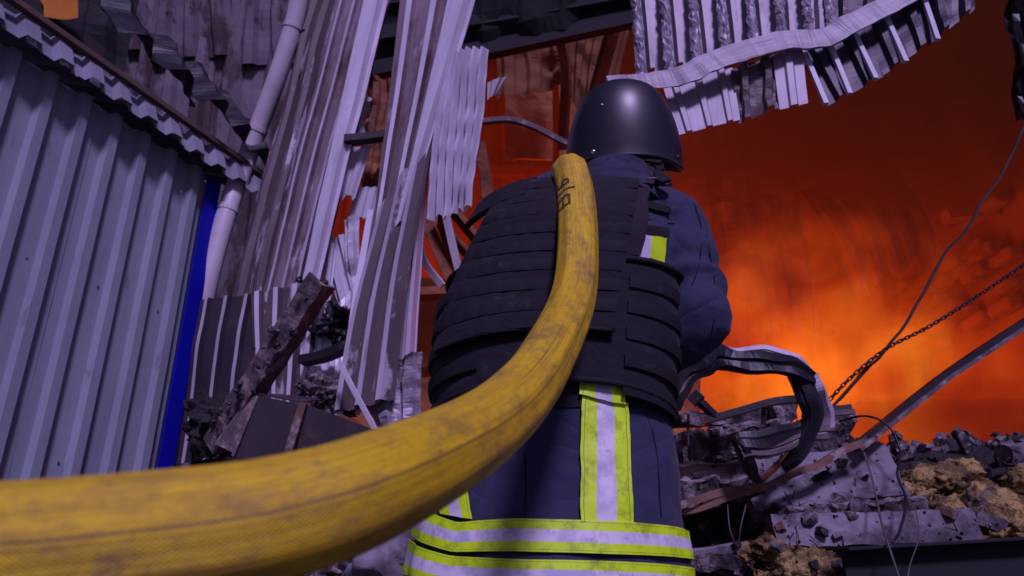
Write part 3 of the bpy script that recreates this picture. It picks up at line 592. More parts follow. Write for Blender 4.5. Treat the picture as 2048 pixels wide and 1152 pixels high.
RUB_V = []; RUB_F = []; NW = []
def collect(m):
    o = len(RUB_V); RUB_V.extend(m.v); RUB_F.extend([tuple(k_+o for k_ in f) for f in m.f]); return m
def chunk(c, sz, rot, seed, rough=.10, cuts=6, br=(.80, .95)):
    """broken masonry: a box with corners and edges split off along flat breaks, then pitted"""
    rr = random.Random(int(seed)*31+5); bm = bmesh.new(); bmesh.ops.create_cube(bm, size=1)
    for v in bm.verts: v.co = V((v.co.x*sz[0], v.co.y*sz[1], v.co.z*sz[2]))
    for q in range(7):
        n_ = V((rr.uniform(-1, 1), rr.uniform(-1, .3), rr.uniform(-1, 1))); n_ = n_.normalized()
        sup = max(v.co.dot(n_) for v in bm.verts)
        g_ = bmesh.ops.bisect_plane(bm, geom=bm.verts[:]+bm.edges[:]+bm.faces[:], plane_co=n_*sup*rr.uniform(*br), plane_no=n_, clear_outer=True)
        es = [e for e in g_['geom_cut'] if isinstance(e, bmesh.types.BMEdge)]
        if len(es) > 2: bmesh.ops.contextual_create(bm, geom=es)
    bmesh.ops.triangulate(bm, faces=bm.faces[:])
    for q in range(7):
        es = [e for e in bm.edges if e.calc_length() > .020]
        if not es: break
        bmesh.ops.subdivide_edges(bm, edges=es, cuts=1); bmesh.ops.triangulate(bm, faces=[f for f in bm.faces if len(f.verts) > 3])
    m = MB(); Rm = Euler(rot).to_matrix(); vs = []; am = min(min(sz)*rough, .02)
    bm.normal_update()
    for v in bm.verts:
        q = v.co*14 + V((seed*2.3, seed, -seed))
        p = v.co + v.normal*am*(FB(q, 1.2, 4)*1.3 - .9*max(0, N(q*1.1+V((5, 5, 5))) - .15)*2)
        vs.append(V(c) + Rm @ p)
    m.add(vs, [tuple(v.index for v in f.verts) for f in bm.faces]); bm.free(); return collect(m)
blocks = [ # px, py, d, (w,h in px), depth m, roll deg, material, label
 (1395, 905, 2.35, 95, 75, .2, 4, M_conc, 'pale pitted masonry block next to the jacket'),
 (1500, 880, 2.40, 190, 60, .2, 9, M_conc, 'long pitted masonry block under the twisted strip'),
 (1590, 885, 2.45, 130, 50, .2, -4, M_conc, 'masonry piece behind the curled steel loop'),
 (1450, 838, 2.6, 190, 26, .2, 2, M_conc, 'flat cracked layer of masonry topping the pile'),
 (1560, 822, 2.55, 52, 46, .1, 20, M_conc, 'loose stone standing on top of the pile'),
 (1655, 860, 2.55, 60, 70, .15, -10, M_conc, 'upright broken piece right of the curled loop'),
 (1400, 945, 2.25, 150, 30, .2, 3, M_ember, 'charred layered board under the pale block'),
 (1385, 985, 2.15, 100, 55, .15, 6, M_conc, 'rounded pinkish stone above the rusty bar'),
 (1545, 930, 2.35, 160, 50, .15, 8, M_conc, 'broken slab half hidden by the curled steel'),
 (1640, 930, 2.42, 110, 60, .15, -20, M_conc, 'tilted broken stone above the grey slab'),
 (1410, 1120, 2.0, 110, 40, .15, 5, M_conc, 'grey stone low beside the jacket stripes'),
 (1475, 1130, 2.05, 80, 36, .12, -8, M_conc, 'small broken stone near the brown wool'),
 (1480, 975, 2.1, 70, 40, .1, 20, M_conc, 'small stone on the rusty bar'),
 (2035, 900, 2.6, 60, 26, .15, 5, M_slab, 'bluish grey stone at the right edge'),
 (1960, 1040, 2.05, 60, 26, .1, -20, M_slab, 'small grey stone among the brown wool'),
]
for i, (x, y, d, wp, hp, dm, rl, mm, lab) in enumerate(blocks):
    o = chunk(P(x, y, d), (wp/FPX*d, dm, hp/FPX*d), (R(10), R(-rl), R(rnd.uniform(-8, 8))), 200+i, .16, 12).build('masonry_block' if mm in (M_conc, M_slab) else 'charred_board', mm)
    tag(o, lab, 'rubble')
tag(chunk(P(1640, 965, 2.2), (300/FPX*2.2, .06, 120/FPX*2.2), (R(-28), R(-6), R(-4)), 301, .10, 12, (.93, .99)).build('concrete_slab', M_slab), 'flat grey slab tilted towards the camera below the crossing bars', 'slab')
tag(chunk(P(1735, 1068, 2.0), (390/FPX*2.0, .12, 64/FPX*2.0), (R(-12), R(-1), R(-3)), 302, .07, 12, (.94, .99)).build('concrete_slab', M_slab), 'long smooth bluish slab lying below the brown wool', 'slab')
tag(chunk(P(1705, 1022, 2.05), (330/FPX*2.05, .1, 34/FPX*2.05), (R(10), R(-4), R(-3)), 303, .3, 12, (.9, .98)).build('concrete_slab', M_conc), 'crumbling upper layer of the long bluish slab', 'slab')
tag(chunk(P(1420, 1102, 1.95), (130/FPX*2, .02, 14/FPX*2), (R(20), R(-8), R(-3)), 304, .1, 6).build('flat_strip', M_slab), 'bluish flat strip beside the reflective hem', 'strip')

# mineral wool
wools = [(1560, 1100, 1.95, .095, 'tan mineral wool tuft at the bottom, left of the black beam'), (1640, 1112, 1.9, .085, 'pinkish brown mineral wool beside the tan tuft'),
 (1590, 1150, 1.85, .08, 'mineral wool at the bottom edge beneath the tan tuft'), (1770, 985, 2.25, .10, 'mineral wool clump right of the grey slab'),
 (1850, 955, 2.3, .10, 'light tan mineral wool clump on top of the row'), (1925, 945, 2.35, .09, 'long pinkish mineral wool clump behind the row'),
 (1890, 1010, 2.15, .09, 'brown mineral wool clump above the long slab'), (1970, 1010, 2.15, .11, 'large brown mineral wool clump near the right edge'),
 (2040, 960, 2.25, .11, 'mineral wool clump high at the right edge'), (2045, 1030, 2.1, .12, 'rust brown mineral wool clump low at the right edge'),
 (1930, 1065, 2.0, .07, 'mineral wool scraps just above the black beam'), (1730, 950, 2.4, .07, 'small mineral wool scrap under the long rail'),
 (2110, 1000, 2.2, .12, 'mineral wool clump beyond the right edge')]
for i, (x, y, d, r_, lab) in enumerate(wools):
    wm = MB(); c0 = P(x, y+26, d); r_ *= .86
    for q in range(7):
        c1 = c0 + V((rnd.uniform(-.9, .9), rnd.uniform(-.6, .6), rnd.uniform(-.6, .6)))*r_
        l_ = lump(c1, r_*rnd.uniform(.35, .68), 40+i*1.3+q*2.7, .38, 4, (1.2, .9, .85), 1.7); wm.add(l_.v, l_.f)
    fb = MB()
    for q in range(2600):
        f_ = wm.f[rnd.randrange(len(wm.f))]; a_, b_, c_ = [wm.v[k_] for k_ in f_[:3]]; nn_ = (b_-a_).cross(c_-a_)
        if nn_.length < 1e-12: continue
        nn_.normalize(); p0 = a_; dd = (nn_ + V((rnd.uniform(-1, 1), rnd.uniform(-1, 1), rnd.uniform(-1, 1)))*1.3).normalized(); ln_ = rnd.uniform(.005, .016); w_ = V((rnd.uniform(-1, 1), rnd.uniform(-1, 1), rnd.uniform(-1, 1)))*.0007
        p1 = p0 + dd*ln_*.5; p2 = p1 + (dd + V((rnd.uniform(-1, 1), rnd.uniform(-1, 1), rnd.uniform(-1, .4)))*.8)*ln_*.5
        fb.add([p0-w_, p0+w_, p1+w_, p1-w_, p2], [(0, 1, 2, 3), (3, 2, 4)])
    NW or NW.append(len(RUB_F)); collect(wm); o = wm.build('mineral_wool', M_wool, smooth=True); tag(o, lab, 'insulation', 'mineral wool clumps on the rubble')
    f2 = fb.build('loose_fibres', M_wool, o); f2['kind'] = 'stuff'
for i in range(16):
    x, y = rnd.uniform(1700, 2060), rnd.uniform(900, 935)
    pass
# crumbs and splinters lying on the rubble
rb = BVHTree.FromPolygons(RUB_V, RUB_F); cr1 = MB(); cr2 = MB()
for i in range(500):
    px_, py_ = rnd.uniform(1345, 2060), rnd.uniform(815, 1150)
    h = rb.ray_cast(CAM, rayd(px_, py_).normalized())
    if h[0] is None or h[3] > 3.2 or (h[2] >= NW[0] and i % 9): continue
    s_ = rnd.uniform(.0012, .006); E_ = Euler((rnd.random()*6, rnd.random()*6, rnd.random()*6)).to_matrix()
    if i % 5: (cr1 if i % 3 else cr2).box(h[0] - rayd(px_, py_)*.002, (s_*rnd.uniform(.8, 1.8), s_, s_*rnd.uniform(.5, 1)), E_)
    elif rnd.random() < .6: cr2.box(h[0] - rayd(px_, py_)*.006, (rnd.uniform(.015, .07), .0018, .0025), E_)
for i in range(50):
    px_, py_ = (rnd.uniform(1345, 1730), rnd.uniform(835, 1150)) if i < 44 else (rnd.uniform(1500, 1900), rnd.uniform(985, 1060))
    h = rb.ray_cast(CAM, rayd(px_, py_).normalized())
    if h[0] is None or h[3] > 3.2: continue
    s_ = rnd.uniform(.010, .032)
    fr = chunk(h[0] + V((0, 0, s_*.2)), (s_*rnd.uniform(.9, 2.2), s_, s_*rnd.uniform(.5, 1)), (rnd.uniform(-.5, .5), rnd.uniform(-.5, .5), rnd.random()*3), 500+i, .25).build('masonry_fragment', (M_conc, M_conc, M_slab, M_black, M_rust)[i % 5])
    wh_ = 'on the lower bluish slab by the black beam' if px_ > 1600 and py_ > 1000 else 'on the tilted slab under the crossing bars' if px_ > 1530 and py_ > 900 else 'low down beside the reflective hem' if py_ > 1020 else 'among the pale blocks beside the jacket' if px_ < 1500 else 'under the twisted steel strip'
    tag(fr, 'small ' + ('pale pitted', 'pale pitted', 'grey', 'black charred', 'rust brown')[i % 5] + ' fragment ' + wh_, 'rubble', 'small broken fragments on the rubble')
tag(cr1.build('rubble_crumbs', M_conc), 'pale crumbs of masonry scattered on the rubble', None, kind='stuff')
tag(cr2.build('charred_splinters', M_black), 'black charred splinters and crumbs scattered on the rubble', None, kind='stuff')
# I-beam at the bottom right
a, b = P(1690, 1146, 1.75), P(2120, 1120, 1.75)
h_ = .055
ib = [(-.05, h_), (.05, h_), (.05, h_-.008), (.005, h_-.008), (.005, -h_+.008), (.05, -h_+.008), (.05, -h_), (-.05, -h_), (-.05, -h_+.008), (-.005, -h_+.008), (-.005, h_-.008), (-.05, h_-.008)]
tag(MB().sweep([a, a.lerp(b, .5), b], [(-q, p) for p, q in ib][::-1], closed=True, caps=True, up=(0, -1, 0)).build('steel_beam', M_roofin, bevel=.002), 'black steel beam lying across the bottom right corner', 'beam')
# long rail and rusty bars
slat('long_rail', [(2100, 612, 2.5), (1900, 745, 2.35), (1712, 895, 2.2)], .034, .025, M_black, 'long scorched rail slanting from the right edge down to the slab', 'rail')
rl_ = MB().sweep([P(2100, 622, 2.47), P(1900, 755, 2.32), P(1718, 900, 2.17)], [(-.010, -.006), (.008, -.006), (.008, .006), (-.010, .006)], closed=True, caps=True)
tag(rl_.build('rail_edge', M_char), 'flaking pale angle clamped along the long scorched rail', 'angle bar')
slat('rusty_bar', [(1720, 888, 2.15), (1620, 935, 2.1), (1520, 975, 2.05), (1430, 990, 2.0), (1345, 1012, 1.95)], .026, .02, M_rust, 'rusty bent bar resting across the rubble to the jacket', 'bar', rag=.012)
slat('rusty_bar', [(1345, 1024, 1.97), (1400, 1016, 1.98), (1450, 1000, 2.0), (1500, 985, 2.02)], .02, .015, M_rust, 'lower split of the rusty bent bar', 'bar', rag=.01)
slat('rusty_bar', [(1610, 870, 2.15), (1560, 925, 2.1), (1500, 980, 2.05)], .018, .014, M_rustred, 'thin rusty rod crossing over the curled steel', 'bar')
slat('cable', [(1662, 820, 2.9), (1720, 750, 2.95), (1782, 688, 3.0), (1852, 580, 3.1), (1895, 510, 3.15), (1950, 425, 3.2), (2000, 350, 3.3), (2060, 230, 3.4)], .010, .010, M_chain, 'dark twisted cable rising to the right in front of the fire', 'cable', rag=.02)
slat('cable', [(1680, 800, 2.92), (1735, 738, 2.96), (1782, 690, 3.0)], .008, .008, M_chain, 'short second strand beside the lower end of the cable', 'cable')
# chain
cpts = catmull([P(1648, 812, 2.9), P(1700, 757, 2.92), P(1772, 698, 2.95), P(1860, 652, 3.0), (P(1955, 592, 3.05)), P(2060, 520, 3.1)], 60)
chn = thing('steel_chain', 'sooty link chain stretched in front of the fire', 'chain', cpts[0])
tor = bpy.data.meshes.new('link'); bm = bmesh.new()
ring = [V((cos(t_)*.0065, 0, sin(t_)*.0065 + (.006 if sin(t_) > 0 else -.006))) for t_ in [2*pi*k_/14 for k_ in range(14)]]
vv = []
for k_ in range(14):
    p = ring[k_]; t_ = (ring[(k_+1) % 14]-ring[k_-1]).normalized(); n_ = t_.cross(V((0, 1, 0)))
    vv.append([bm.verts.new(p + (n_*cos(s_)+V((0, 1, 0))*sin(s_))*.0028) for s_ in [2*pi*q/6 for q in range(6)]])
for k_ in range(14):
    for q in range(6): bm.faces.new((vv[k_][q], vv[k_][(q+1) % 6], vv[(k_+1) % 14][(q+1) % 6], vv[(k_+1) % 14][q]))
bm.to_mesh(tor); bm.free(); tor.materials.append(M_chain); tor.polygons.foreach_set('use_smooth', [True]*len(tor.polygons))
L = 0; last = cpts[0]; idx = 0; need = .019
for i in range(1, len(cpts)):
    seg = (cpts[i]-cpts[i-1]).length; L += seg
    if L >= need:
        L -= need; tdir = (cpts[i]-cpts[i-1]).normalized()
        o = bpy.data.objects.new('link', tor); C.objects.link(o); o.parent = chn
        q = tdir.to_track_quat('Z', 'Y').to_matrix() @ Matrix.Rotation((idx % 2)*pi/2 + .5, 3, 'Z')
        o.location = cpts[i] - chn.location; o.rotation_euler = q.to_euler(); o.scale = (1.0, 1.0, 1.0); idx += 1
# wires
def wire(pts, r_, label, m_=M_wire):
    tag(MB().tube(catmull([P(*q) for q in pts], 8), r_, 6).build('wire', m_, smooth=True), label, 'wire')
wire([(1680, 842, 2.3), (1730, 832, 2.2), (1775, 850, 2.15), (1800, 900, 2.1), (1795, 950, 2.0), (1812, 1000, 1.9), (1800, 1060, 1.8), (1785, 1085, 1.74)], .0035, 'black bent wire looping from the pile over the long slab', M_black)
wire([(1728, 905, 2.1), (1745, 960, 2.0), (1762, 1040, 1.85), (1780, 1100, 1.68), (1810, 1190, 1.6)], .0028, 'thin straight wire hanging from the crossing bars')
wire([(1830, 1010, 1.9), (1838, 1070, 1.75), (1820, 1130, 1.66), (1812, 1180, 1.6)], .0015, 'hair thin wire right of the other wires')
wire([(1455, 1010, 1.95), (1460, 1060, 1.9), (1475, 1090, 1.9), (1482, 1050, 1.9), (1492, 1010, 1.95)], .0018, 'fine wire loop hanging under the rusty bar')
wire([(1377, 830, 2.3), (1376, 870, 2.2), (1380, 920, 2.15)], .005, 'short dark wire stub in front of the pale blocks', M_black)

# twisted steel strips
def ribbon(name, pts, w_, label, m_=M_black, tw=0, dent=.006, up=(0, -1, 0), th=.004, chan=.3, cat='steel strip'):
    pp_ = catmull([P(*q) for q in pts], 5)
    h2 = w_/2; k_ = chan*w_
    prof_ = [(-h2, k_), (-h2*.85, 0), (-h2*.1, -.3*k_), (0, .25*k_), (h2*.3, 0), (h2*.85, .0), (h2, k_*1.2)]
    m = MB().sweep(pp_, prof_, twist=tw, up=up)
    m.v = [p + V((N(p*14), N(p*14+V((4, 4, 4))), N(p*14+V((8, 8, 8)))))*dent*2 for p in m.v]
    tag(m.build(name, m_, solid=th), label, cat)
ribbon('twisted_strip', [(1338, 800, 1.95), (1362, 768, 1.95), (1400, 735, 1.98), (1440, 712, 2.0), (1500, 722, 2.0), (1560, 722, 2.0), (1625, 748, 2.0)], .062, 'broad twisted steel strip arching from the jacket over the pile', tw=lambda t: .5*sin(t*5), dent=.010)
ribbon('twisted_strip', [(1440, 700, 2.02), (1480, 704, 2.03), (1540, 705, 2.04), (1590, 722, 2.03), (1622, 745, 2.02)], .03, 'pale upper lip of the arching steel strip', M_zinc, dent=.008)
ribbon('twisted_strip', [(1592, 748, 2.0), (1612, 790, 1.98), (1622, 830, 1.96), (1612, 870, 1.95), (1590, 905, 1.95), (1565, 930, 1.98)], .05, 'curling strip dropping from the arch into the pile', tw=lambda t: .4+1.2*t)
ribbon('twisted_strip', [(1622, 745, 2.02), (1632, 780, 2.02), (1640, 815, 2.05), (1650, 855, 2.06)], .045, 'thin pale strip at the right end of the arch', M_zinc, tw=1)
ribbon('twisted_strip', [(1610, 855, 1.98), (1560, 868, 1.95), (1510, 880, 1.93), (1482, 890, 1.93), (1488, 925, 1.95), (1500, 955, 2.0)], .05, 'wide loop of bent channel lying on the blocks', tw=.5)
ribbon('twisted_strip', [(1485, 905, 1.92), (1540, 892, 1.93), (1600, 875, 1.96), (1655, 862, 2.0)], .035, 'shiny lower lip of the bent channel loop', M_soot)
slat('dark_angle_bar', [(1408, 842, 2.2), (1480, 822, 2.2), (1550, 803, 2.2), (1610, 798, 2.22)], .028, .02, M_black, 'dark angle bar running behind the arching strip', 'bar')
slat('dark_angle_bar', [(1527, 808, 2.21), (1527, 850, 2.2)], .012, .01, M_black, 'short upright leg under the dark angle bar', 'bar')
bo = thing('burnt_bolt', 'burnt bolt with a flat head sticking up from the pile', 'bolt', P(1430, 835, 2.2))
MB().sweep([P(1392, 796, 2.2), P(1435, 838, 2.2)], [(-.012, -.01), (.012, -.01), (.012, .01), (-.012, .01)], closed=True, caps=True).build('shank', M_black, bo, bevel=.002)
MB().sweep([P(1382, 805, 2.2), P(1402, 786, 2.2)], [(-.01, -.016), (.01, -.016), (.01, .016), (-.01, .016)], closed=True, caps=True).build('head', M_black, bo, bevel=.002)
slat('charred_stub', [(1650, 822, 2.35), (1700, 815, 2.35)], .025, .02, M_black, 'charred stub pointing right at the foot of the chain', 'bar', rag=.01)
slat('charred_stub', [(1665, 828, 2.33), (1708, 822, 2.33)], .018, .016, M_char, 'second charred stub at the foot of the chain', 'bar', rag=.01)
tag(lump(P(1647, 792, 2.4), .013, 7, .4, 3).build('burnt_lump', M_black), 'small black burnt lump where the chain ends', 'rubble')
for i, (x, y, hgt) in enumerate(((1928, 890, 30), (1880, 905, 16), (1985, 895, 12), (1800, 895, 14), (1850, 900, 10))):
    tag(chunk(P(x, y, 2.9), (.03+.02*(i > 0), .03, hgt/FPX*2.9*2), (0, R(10*i-15), 0), 400+i, .3, 4).build('charred_stump', M_black), ('tall thin charred stump against the glow', 'short charred stump left of the tall one', 'low charred stump right of the tall one', 'low charred stump by the long rail', 'lowest charred stump in the row')[i], 'stump')

# ================================================================== FIREFIGHTER
Yc = 1.50
JT = []   # z, cx, rx, yc, ry
def ringrow(py, l, r, ry, yc=Yc):
    z = zat(py, yc); d = yc*cp + (z-CAM.z)*sp_
    x0 = (l-1024)/FPX*d; x1 = (r-1024)/FPX*d
    return (z, (x0+x1)/2, (x1-x0)/2, yc, ry)
jack = sorted([ringrow(1300, 818, 1370, .195), ringrow(1150, 816, 1364, .19), ringrow(1050, 838, 1356, .185), ringrow(950, 868, 1350, .175), ringrow(850, 895, 1336, .165),
    ringrow(780, 905, 1322, .155), ringrow(700, 905, 1322, .15), ringrow(600, 925, 1325, .145), ringrow(500, 962, 1340, .14), ringrow(440, 990, 1352, .122, 1.52),
    ringrow(400, 1022, 1350, .10, 1.54), ringrow(372, 1062, 1322, .082, 1.545), ringrow(350, 1130, 1290, .07, 1.54), ringrow(325, 1165, 1272, .062, 1.53)])
vestt = sorted([ringrow(860, 872, 1336, .185), ringrow(800, 869, 1341, .19), ringrow(750, 868, 1346, .19), ringrow(700, 873, 1349, .187), ringrow(650, 882, 1351, .183), ringrow(600, 897, 1353, .178),
    ringrow(560, 912, 1353, .172), ringrow(500, 938, 1352, .165), ringrow(440, 968, 1352, .142, 1.52), ringrow(400, 1000, 1350, .116, 1.54), ringrow(380, 1030, 1335, .102, 1.545), ringrow(360, 1070, 1320, .085, 1.545)])
def T(tab, th, z, off=0, ex=.82):
    cx, rx, yc, ry = interp(tab, z); rx += off; ry += off
    s_, c_ = sin(th), cos(th)
    return V((cx + rx*math.copysign(abs(s_)**ex, s_), yc - ry*math.copysign(abs(c_)**ex, c_), z))
person = thing('person', 'firefighter seen from behind in navy jacket, black vest and helmet, hose over the left shoulder', 'person', (.05, 1.5, 0))

# --- jacket: torso + sleeves remeshed into one garment
def wr(p): return p
jm = MB(); zs = [lerp(jack[0][0]+.0, jack[-1][0], i/46) for i in range(47)]
def jfold(th, z, p):
    q = V((th*1.2, z*5, 3.3)); k_ = .006*FB(q, 1.4, 3)
    # skirt folds and waist crush
    if z < 1.05: k_ += .0045*sin(th*6 + 2.5*N((z*3, th, 0)))*min(1, (1.05-z)*4)
    d = V((sin(th), -cos(th), 0)); return p + d*k_
nseg = 72; rows = []
for z in zs:
    rows.append([jfold(-pi + 2*pi*k_/nseg, z, T(jack, -pi + 2*pi*k_/nseg, z)) for k_ in range(nseg)])
vs = [p for r_ in rows for p in r_]; fs = [(j*nseg+k_, j*nseg+(k_+1) % nseg, (j+1)*nseg+(k_+1) % nseg, (j+1)*nseg+k_) for j in range(len(rows)-1) for k_ in range(nseg)]
fs += [tuple(range(nseg-1, -1, -1)), tuple((len(rows)-1)*nseg + k_ for k_ in range(nseg))]
jm.add(vs, fs)
def sleeve(path, rads, seed):
    pth = catmull(path, 10); n_ = len(pth); vs = []; seg = 28; x = None; out = []
    for i, p in enumerate(pth):
        t_ = (pth[min(i+1, n_-1)]-pth[max(i-1, 0)]).normalized()
        if x is None: x = t_.cross(V((0, 1, 0))).normalized()
        x = (x - t_*x.dot(t_)).normalized(); y = t_.cross(x); r_ = interp([(j/(len(rads)-1), q) for j, q in enumerate(rads)], i/(n_-1))[0]
        for k_ in range(seg):
            a_ = 2*pi*k_/seg; q = V((cos(a_)*1.3, sin(a_)*1.3, i*.16 + seed))
            el = math.exp(-((i/(n_-1)-.48)/.12)**2) + .6*math.exp(-((i/(n_-1)-.12)/.1)**2)
            rr = r_ + .004*FB(q, 1.3, 3) + el*.011*sin(i*1.15 + 1.6*sin(a_) + seed)
            vs.append(p + (x*cos(a_) + y*sin(a_))*rr)
    fs = [(i*seg+k_, i*seg+(k_+1) % seg, (i+1)*seg+(k_+1) % seg, (i+1)*seg+k_) for i in range(n_-1) for k_ in range(seg)]
    fs += [tuple(range(seg-1, -1, -1)), tuple((n_-1)*seg+k_ for k_ in range(seg))]
    jm.add(vs, fs)
SR = P(1338, 458, 1.68); ER = P(1378, 665, 1.55); HR = V((.10, 1.98, 1.28))
SL = P(1040, 450, 1.68); EL = V((-.10, 1.72, 1.22)); HL = V((.07, 2.10, 1.42))
sleeve([SR + V((-.08, 0, .02)), SR, SR.lerp(ER, .5) + V((.020, 0, .0)), ER, ER.lerp(HR, .5), ER.lerp(HR, .9)], [.072, .086, .077, .070, .066, .060, .055, .052], 1)
sleeve([SL + V((.08, 0, .02)), SL, SL.lerp(EL, .5), EL, EL.lerp(HL, .5), EL.lerp(HL, .9)], [.07, .08, .075, .07, .062, .055], 4)
jk = jm.build('jacket', M_jacket, person, smooth=True)
rm_ = jk.modifiers.new('remesh', 'REMESH'); rm_.mode = 'VOXEL'; rm_.voxel_size = .0065; rm_.use_smooth_shade = True
sm = jk.modifiers.new('smooth', 'SMOOTH'); sm.factor = .5; sm.iterations = 2
tx = bpy.data.textures.new('cloth_wrinkle', 'CLOUDS'); tx.noise_scale = .075; tx.noise_depth = 3
dm = jk.modifiers.new('wrinkle', 'DISPLACE'); dm.texture = tx; dm.strength = .014; dm.mid_level = .5; dm.texture_coords = 'LOCAL'
dg = bpy.context.evaluated_depsgraph_get(); ev = jk.evaluated_get(dg); em = ev.to_mesh()
jb = BVHTree.FromPolygons([v.co + world_of(person) for v in em.vertices], [tuple(p.vertices) for p in em.polygons]); ev.to_mesh_clear()
def hit(px, py, off, fallback=1.66):
    d = rayd(px, py).normalized(); h = jb.ray_cast(CAM, d)
    if h[0] is None: return P(px, py, fallback)
    n_ = h[1] if h[1].dot(d) < 0 else -h[1]
    return h[0] + n_*off
def patch(quad, name, m_, par=None, nu=10, nv=10, off=.006, th=.002, smooth=True, tape=False, wob=0):
    """cloth piece sewn on the jacket: quad = TL, TR, BR, BL pixels cast onto the garment"""
    def fn(u, v):
        a = (lerp(quad[0][0], quad[1][0], u), lerp(quad[0][1], quad[1][1], u)); b_ = (lerp(quad[3][0], quad[2][0], u), lerp(quad[3][1], quad[2][1], u))
        x, y = lerp(a[0], b_[0], v), lerp(a[1], b_[1], v)
        return (hit(x + wob*sin(v*9), y, off), (v, u))
    return MB().grid(fn, nu, nv).build(name, m_, par or person, smooth=smooth, solid=th, soff=0)

# hem bands round the jacket, by height at each angle
def hem(name, top, bot, off=.008):
    def fn(u, v):
        th = lerp(-2.6, 2.6, u); deg = th*180/pi
        y = interp([(i, a) for i, a in bandtab], deg)[0] if False else 0
        z0 = interp(top, deg)[0]; z1 = interp(bot, deg)[0]; z = lerp(z1, z0, v)
        p = jfold(th, z, T(jack, th, z, off)); return (p, (u*3, v))
    return MB().grid(fn, 90, 8).build(name, M_tape, person, smooth=True, solid=.002)
def zt(lst):  # (deg, py) -> (deg, z) on the jacket's surface
    out = []
    for dg_, py in lst:
        z = .9
        for _ in range(6): p = T(jack, R(dg_), z, .008); z = zat(py, p.y)
        out.append((dg_, z))
    return out
hem('reflective_band', zt([(-150, 1022), (-90, 1015), (-60, 1020), (-35, 1045), (-10, 1036), (15, 1042), (45, 1050), (75, 1062), (150, 1064)]), zt([(-150, 1080), (-90, 1068), (-60, 1082), (-35, 1104), (-10, 1102), (15, 1108), (45, 1112), (75, 1120), (150, 1126)]))
hem('reflective_band', zt([(-150, 1085), (-90, 1078), (-60, 1092), (-35, 1112), (-10, 1118), (15, 1122), (45, 1128), (75, 1138), (150, 1140)]), zt([(-150, 1150), (-90, 1145), (-60, 1156), (-35, 1176), (-10, 1182), (15, 1186), (45, 1192), (75, 1200), (150, 1200)]))
patch([(1162, 790), (1252, 808), (1262, 1048), (1160, 1046)], 'reflective_stripe', M_tape, nu=8, nv=26, off=.009)
patch([(1166, 742), (1240, 770), (1246, 812), (1156, 795)], 'reflective_stripe', M_tape, nu=8, nv=8, off=.016)
patch([(868, 900), (925, 900), (948, 1040), (888, 1030)], 'reflective_stripe', M_tape, nu=8, nv=14, off=.009)
# tag on the shoulder blade: silver + yellow, velcro strips
def plainmat(n_, c, r=.5): return mat(n_, c, tuple(q*.75 for q in c), 14, rough=r, bump=.15, bscale=120, bdist=.001)
M_lime = plainmat('lime_cloth', (.66, .95, .01)); M_silver = plainmat('silver_cloth', (.70, .62, .78))
patch([(1268, 450), (1331, 462), (1330, 476), (1268, 468)], 'velcro_strip', M_velcro, off=.010)
patch([(1276, 403), (1342, 418), (1338, 431), (1278, 418)], 'velcro_strip', M_velcro, off=.008)
patch([(1272, 463), (1299, 466), (1295, 520), (1272, 516)], 'shoulder_patch', M_silver, nu=4, nv=8, off=.008)['label'] = 'silver half of the shoulder patch'
patch([(1299, 466), (1328, 468), (1322, 528), (1294, 518)], 'shoulder_patch', M_lime, nu=4, nv=8, off=.008)['label'] = 'lime half of the shoulder patch'

def seam(pts, name='seam'):
    pp_ = catmull([hit(x, y, .001) for x, y in pts], 8)
    MB().tube(pp_, .0013, 6).build(name, M_velcro, person, smooth=True)
seam([(1388, 408), (1402, 455), (1400, 520), (1385, 570)]); seam([(1412, 470), (1428, 560), (1428, 640), (1412, 700)])
seam([(1290, 438), (1340, 447), (1396, 452)]); seam([(1290, 820), (1312, 900), (1322, 1035)]); seam([(1050, 905), (1052, 970), (1050, 1030)])
# --- vest
z_ct, z_cb = 1.350, 1.10
def vpatch(name, m_, th0, th1, ztop, zbot, off, nu=40, nv=14, th=.006, wob=.003, puff=0, pitchp=.038, par=None, ex=.82):
    def fn(u, v):
        a = lerp(th0, th1, u); zt_ = ztop(a) if callable(ztop) else ztop; zb_ = zbot(a) if callable(zbot) else zbot
        z = lerp(zb_, zt_, v); o = off + wob*FB((a*2, z*7, off*50), 1.5, 3)
        if puff: o += puff*abs(sin(a*.24/pitchp*pi/1.1)) * sin(v*pi)**.5 if v not in (0,) else 0
        return (T(vestt, a, z, o, ex), (a, z))
    return MB().grid(fn, nu, nv).build(name, m_, par or person, smooth=True, solid=th, soff=1)
vest = MB().grid(lambda u, v: (T(vestt, lerp(-2.9, 2.9, u), lerp(z_cb - .035*sin(abs(lerp(-2.9, 2.9, u)))**2, z_ct + .0, v), .002 + .003*sin(v*pi) + .003*FB((u*9, v*4, 3)), .82), (u, v)), 90, 18).build('vest', M_vest, person, smooth=True, solid=.014, soff=-1)
def sidedrop(a): return -.035*sin(min(abs(a), pi/2))**2
# soft lower flap under the cummerbund
vpatch('lumbar_flap', M_vest, -1.15, 1.25, lambda a: z_cb+.03, lambda a: z_cb - .045*cos(a)**.5 + .0*a if abs(a) < 1.5 else z_cb-.01, -.022, par=vest, th=.012)
for k_ in range(5):
    zz = z_ct - .035 - k_*.052
    for (a0, a1) in ((-2.6, -.55), (.42, 2.6)):
        vpatch('webbing', M_web, a0, a1, (lambda a, zz=zz: zz + sidedrop(a)*(.3 + .15*k_)), (lambda a, zz=zz: zz - .026 + sidedrop(a)*(.3+.15*k_)), .0085, nu=60, nv=3, th=.0015, wob=.0006, puff=.0012, par=vest)
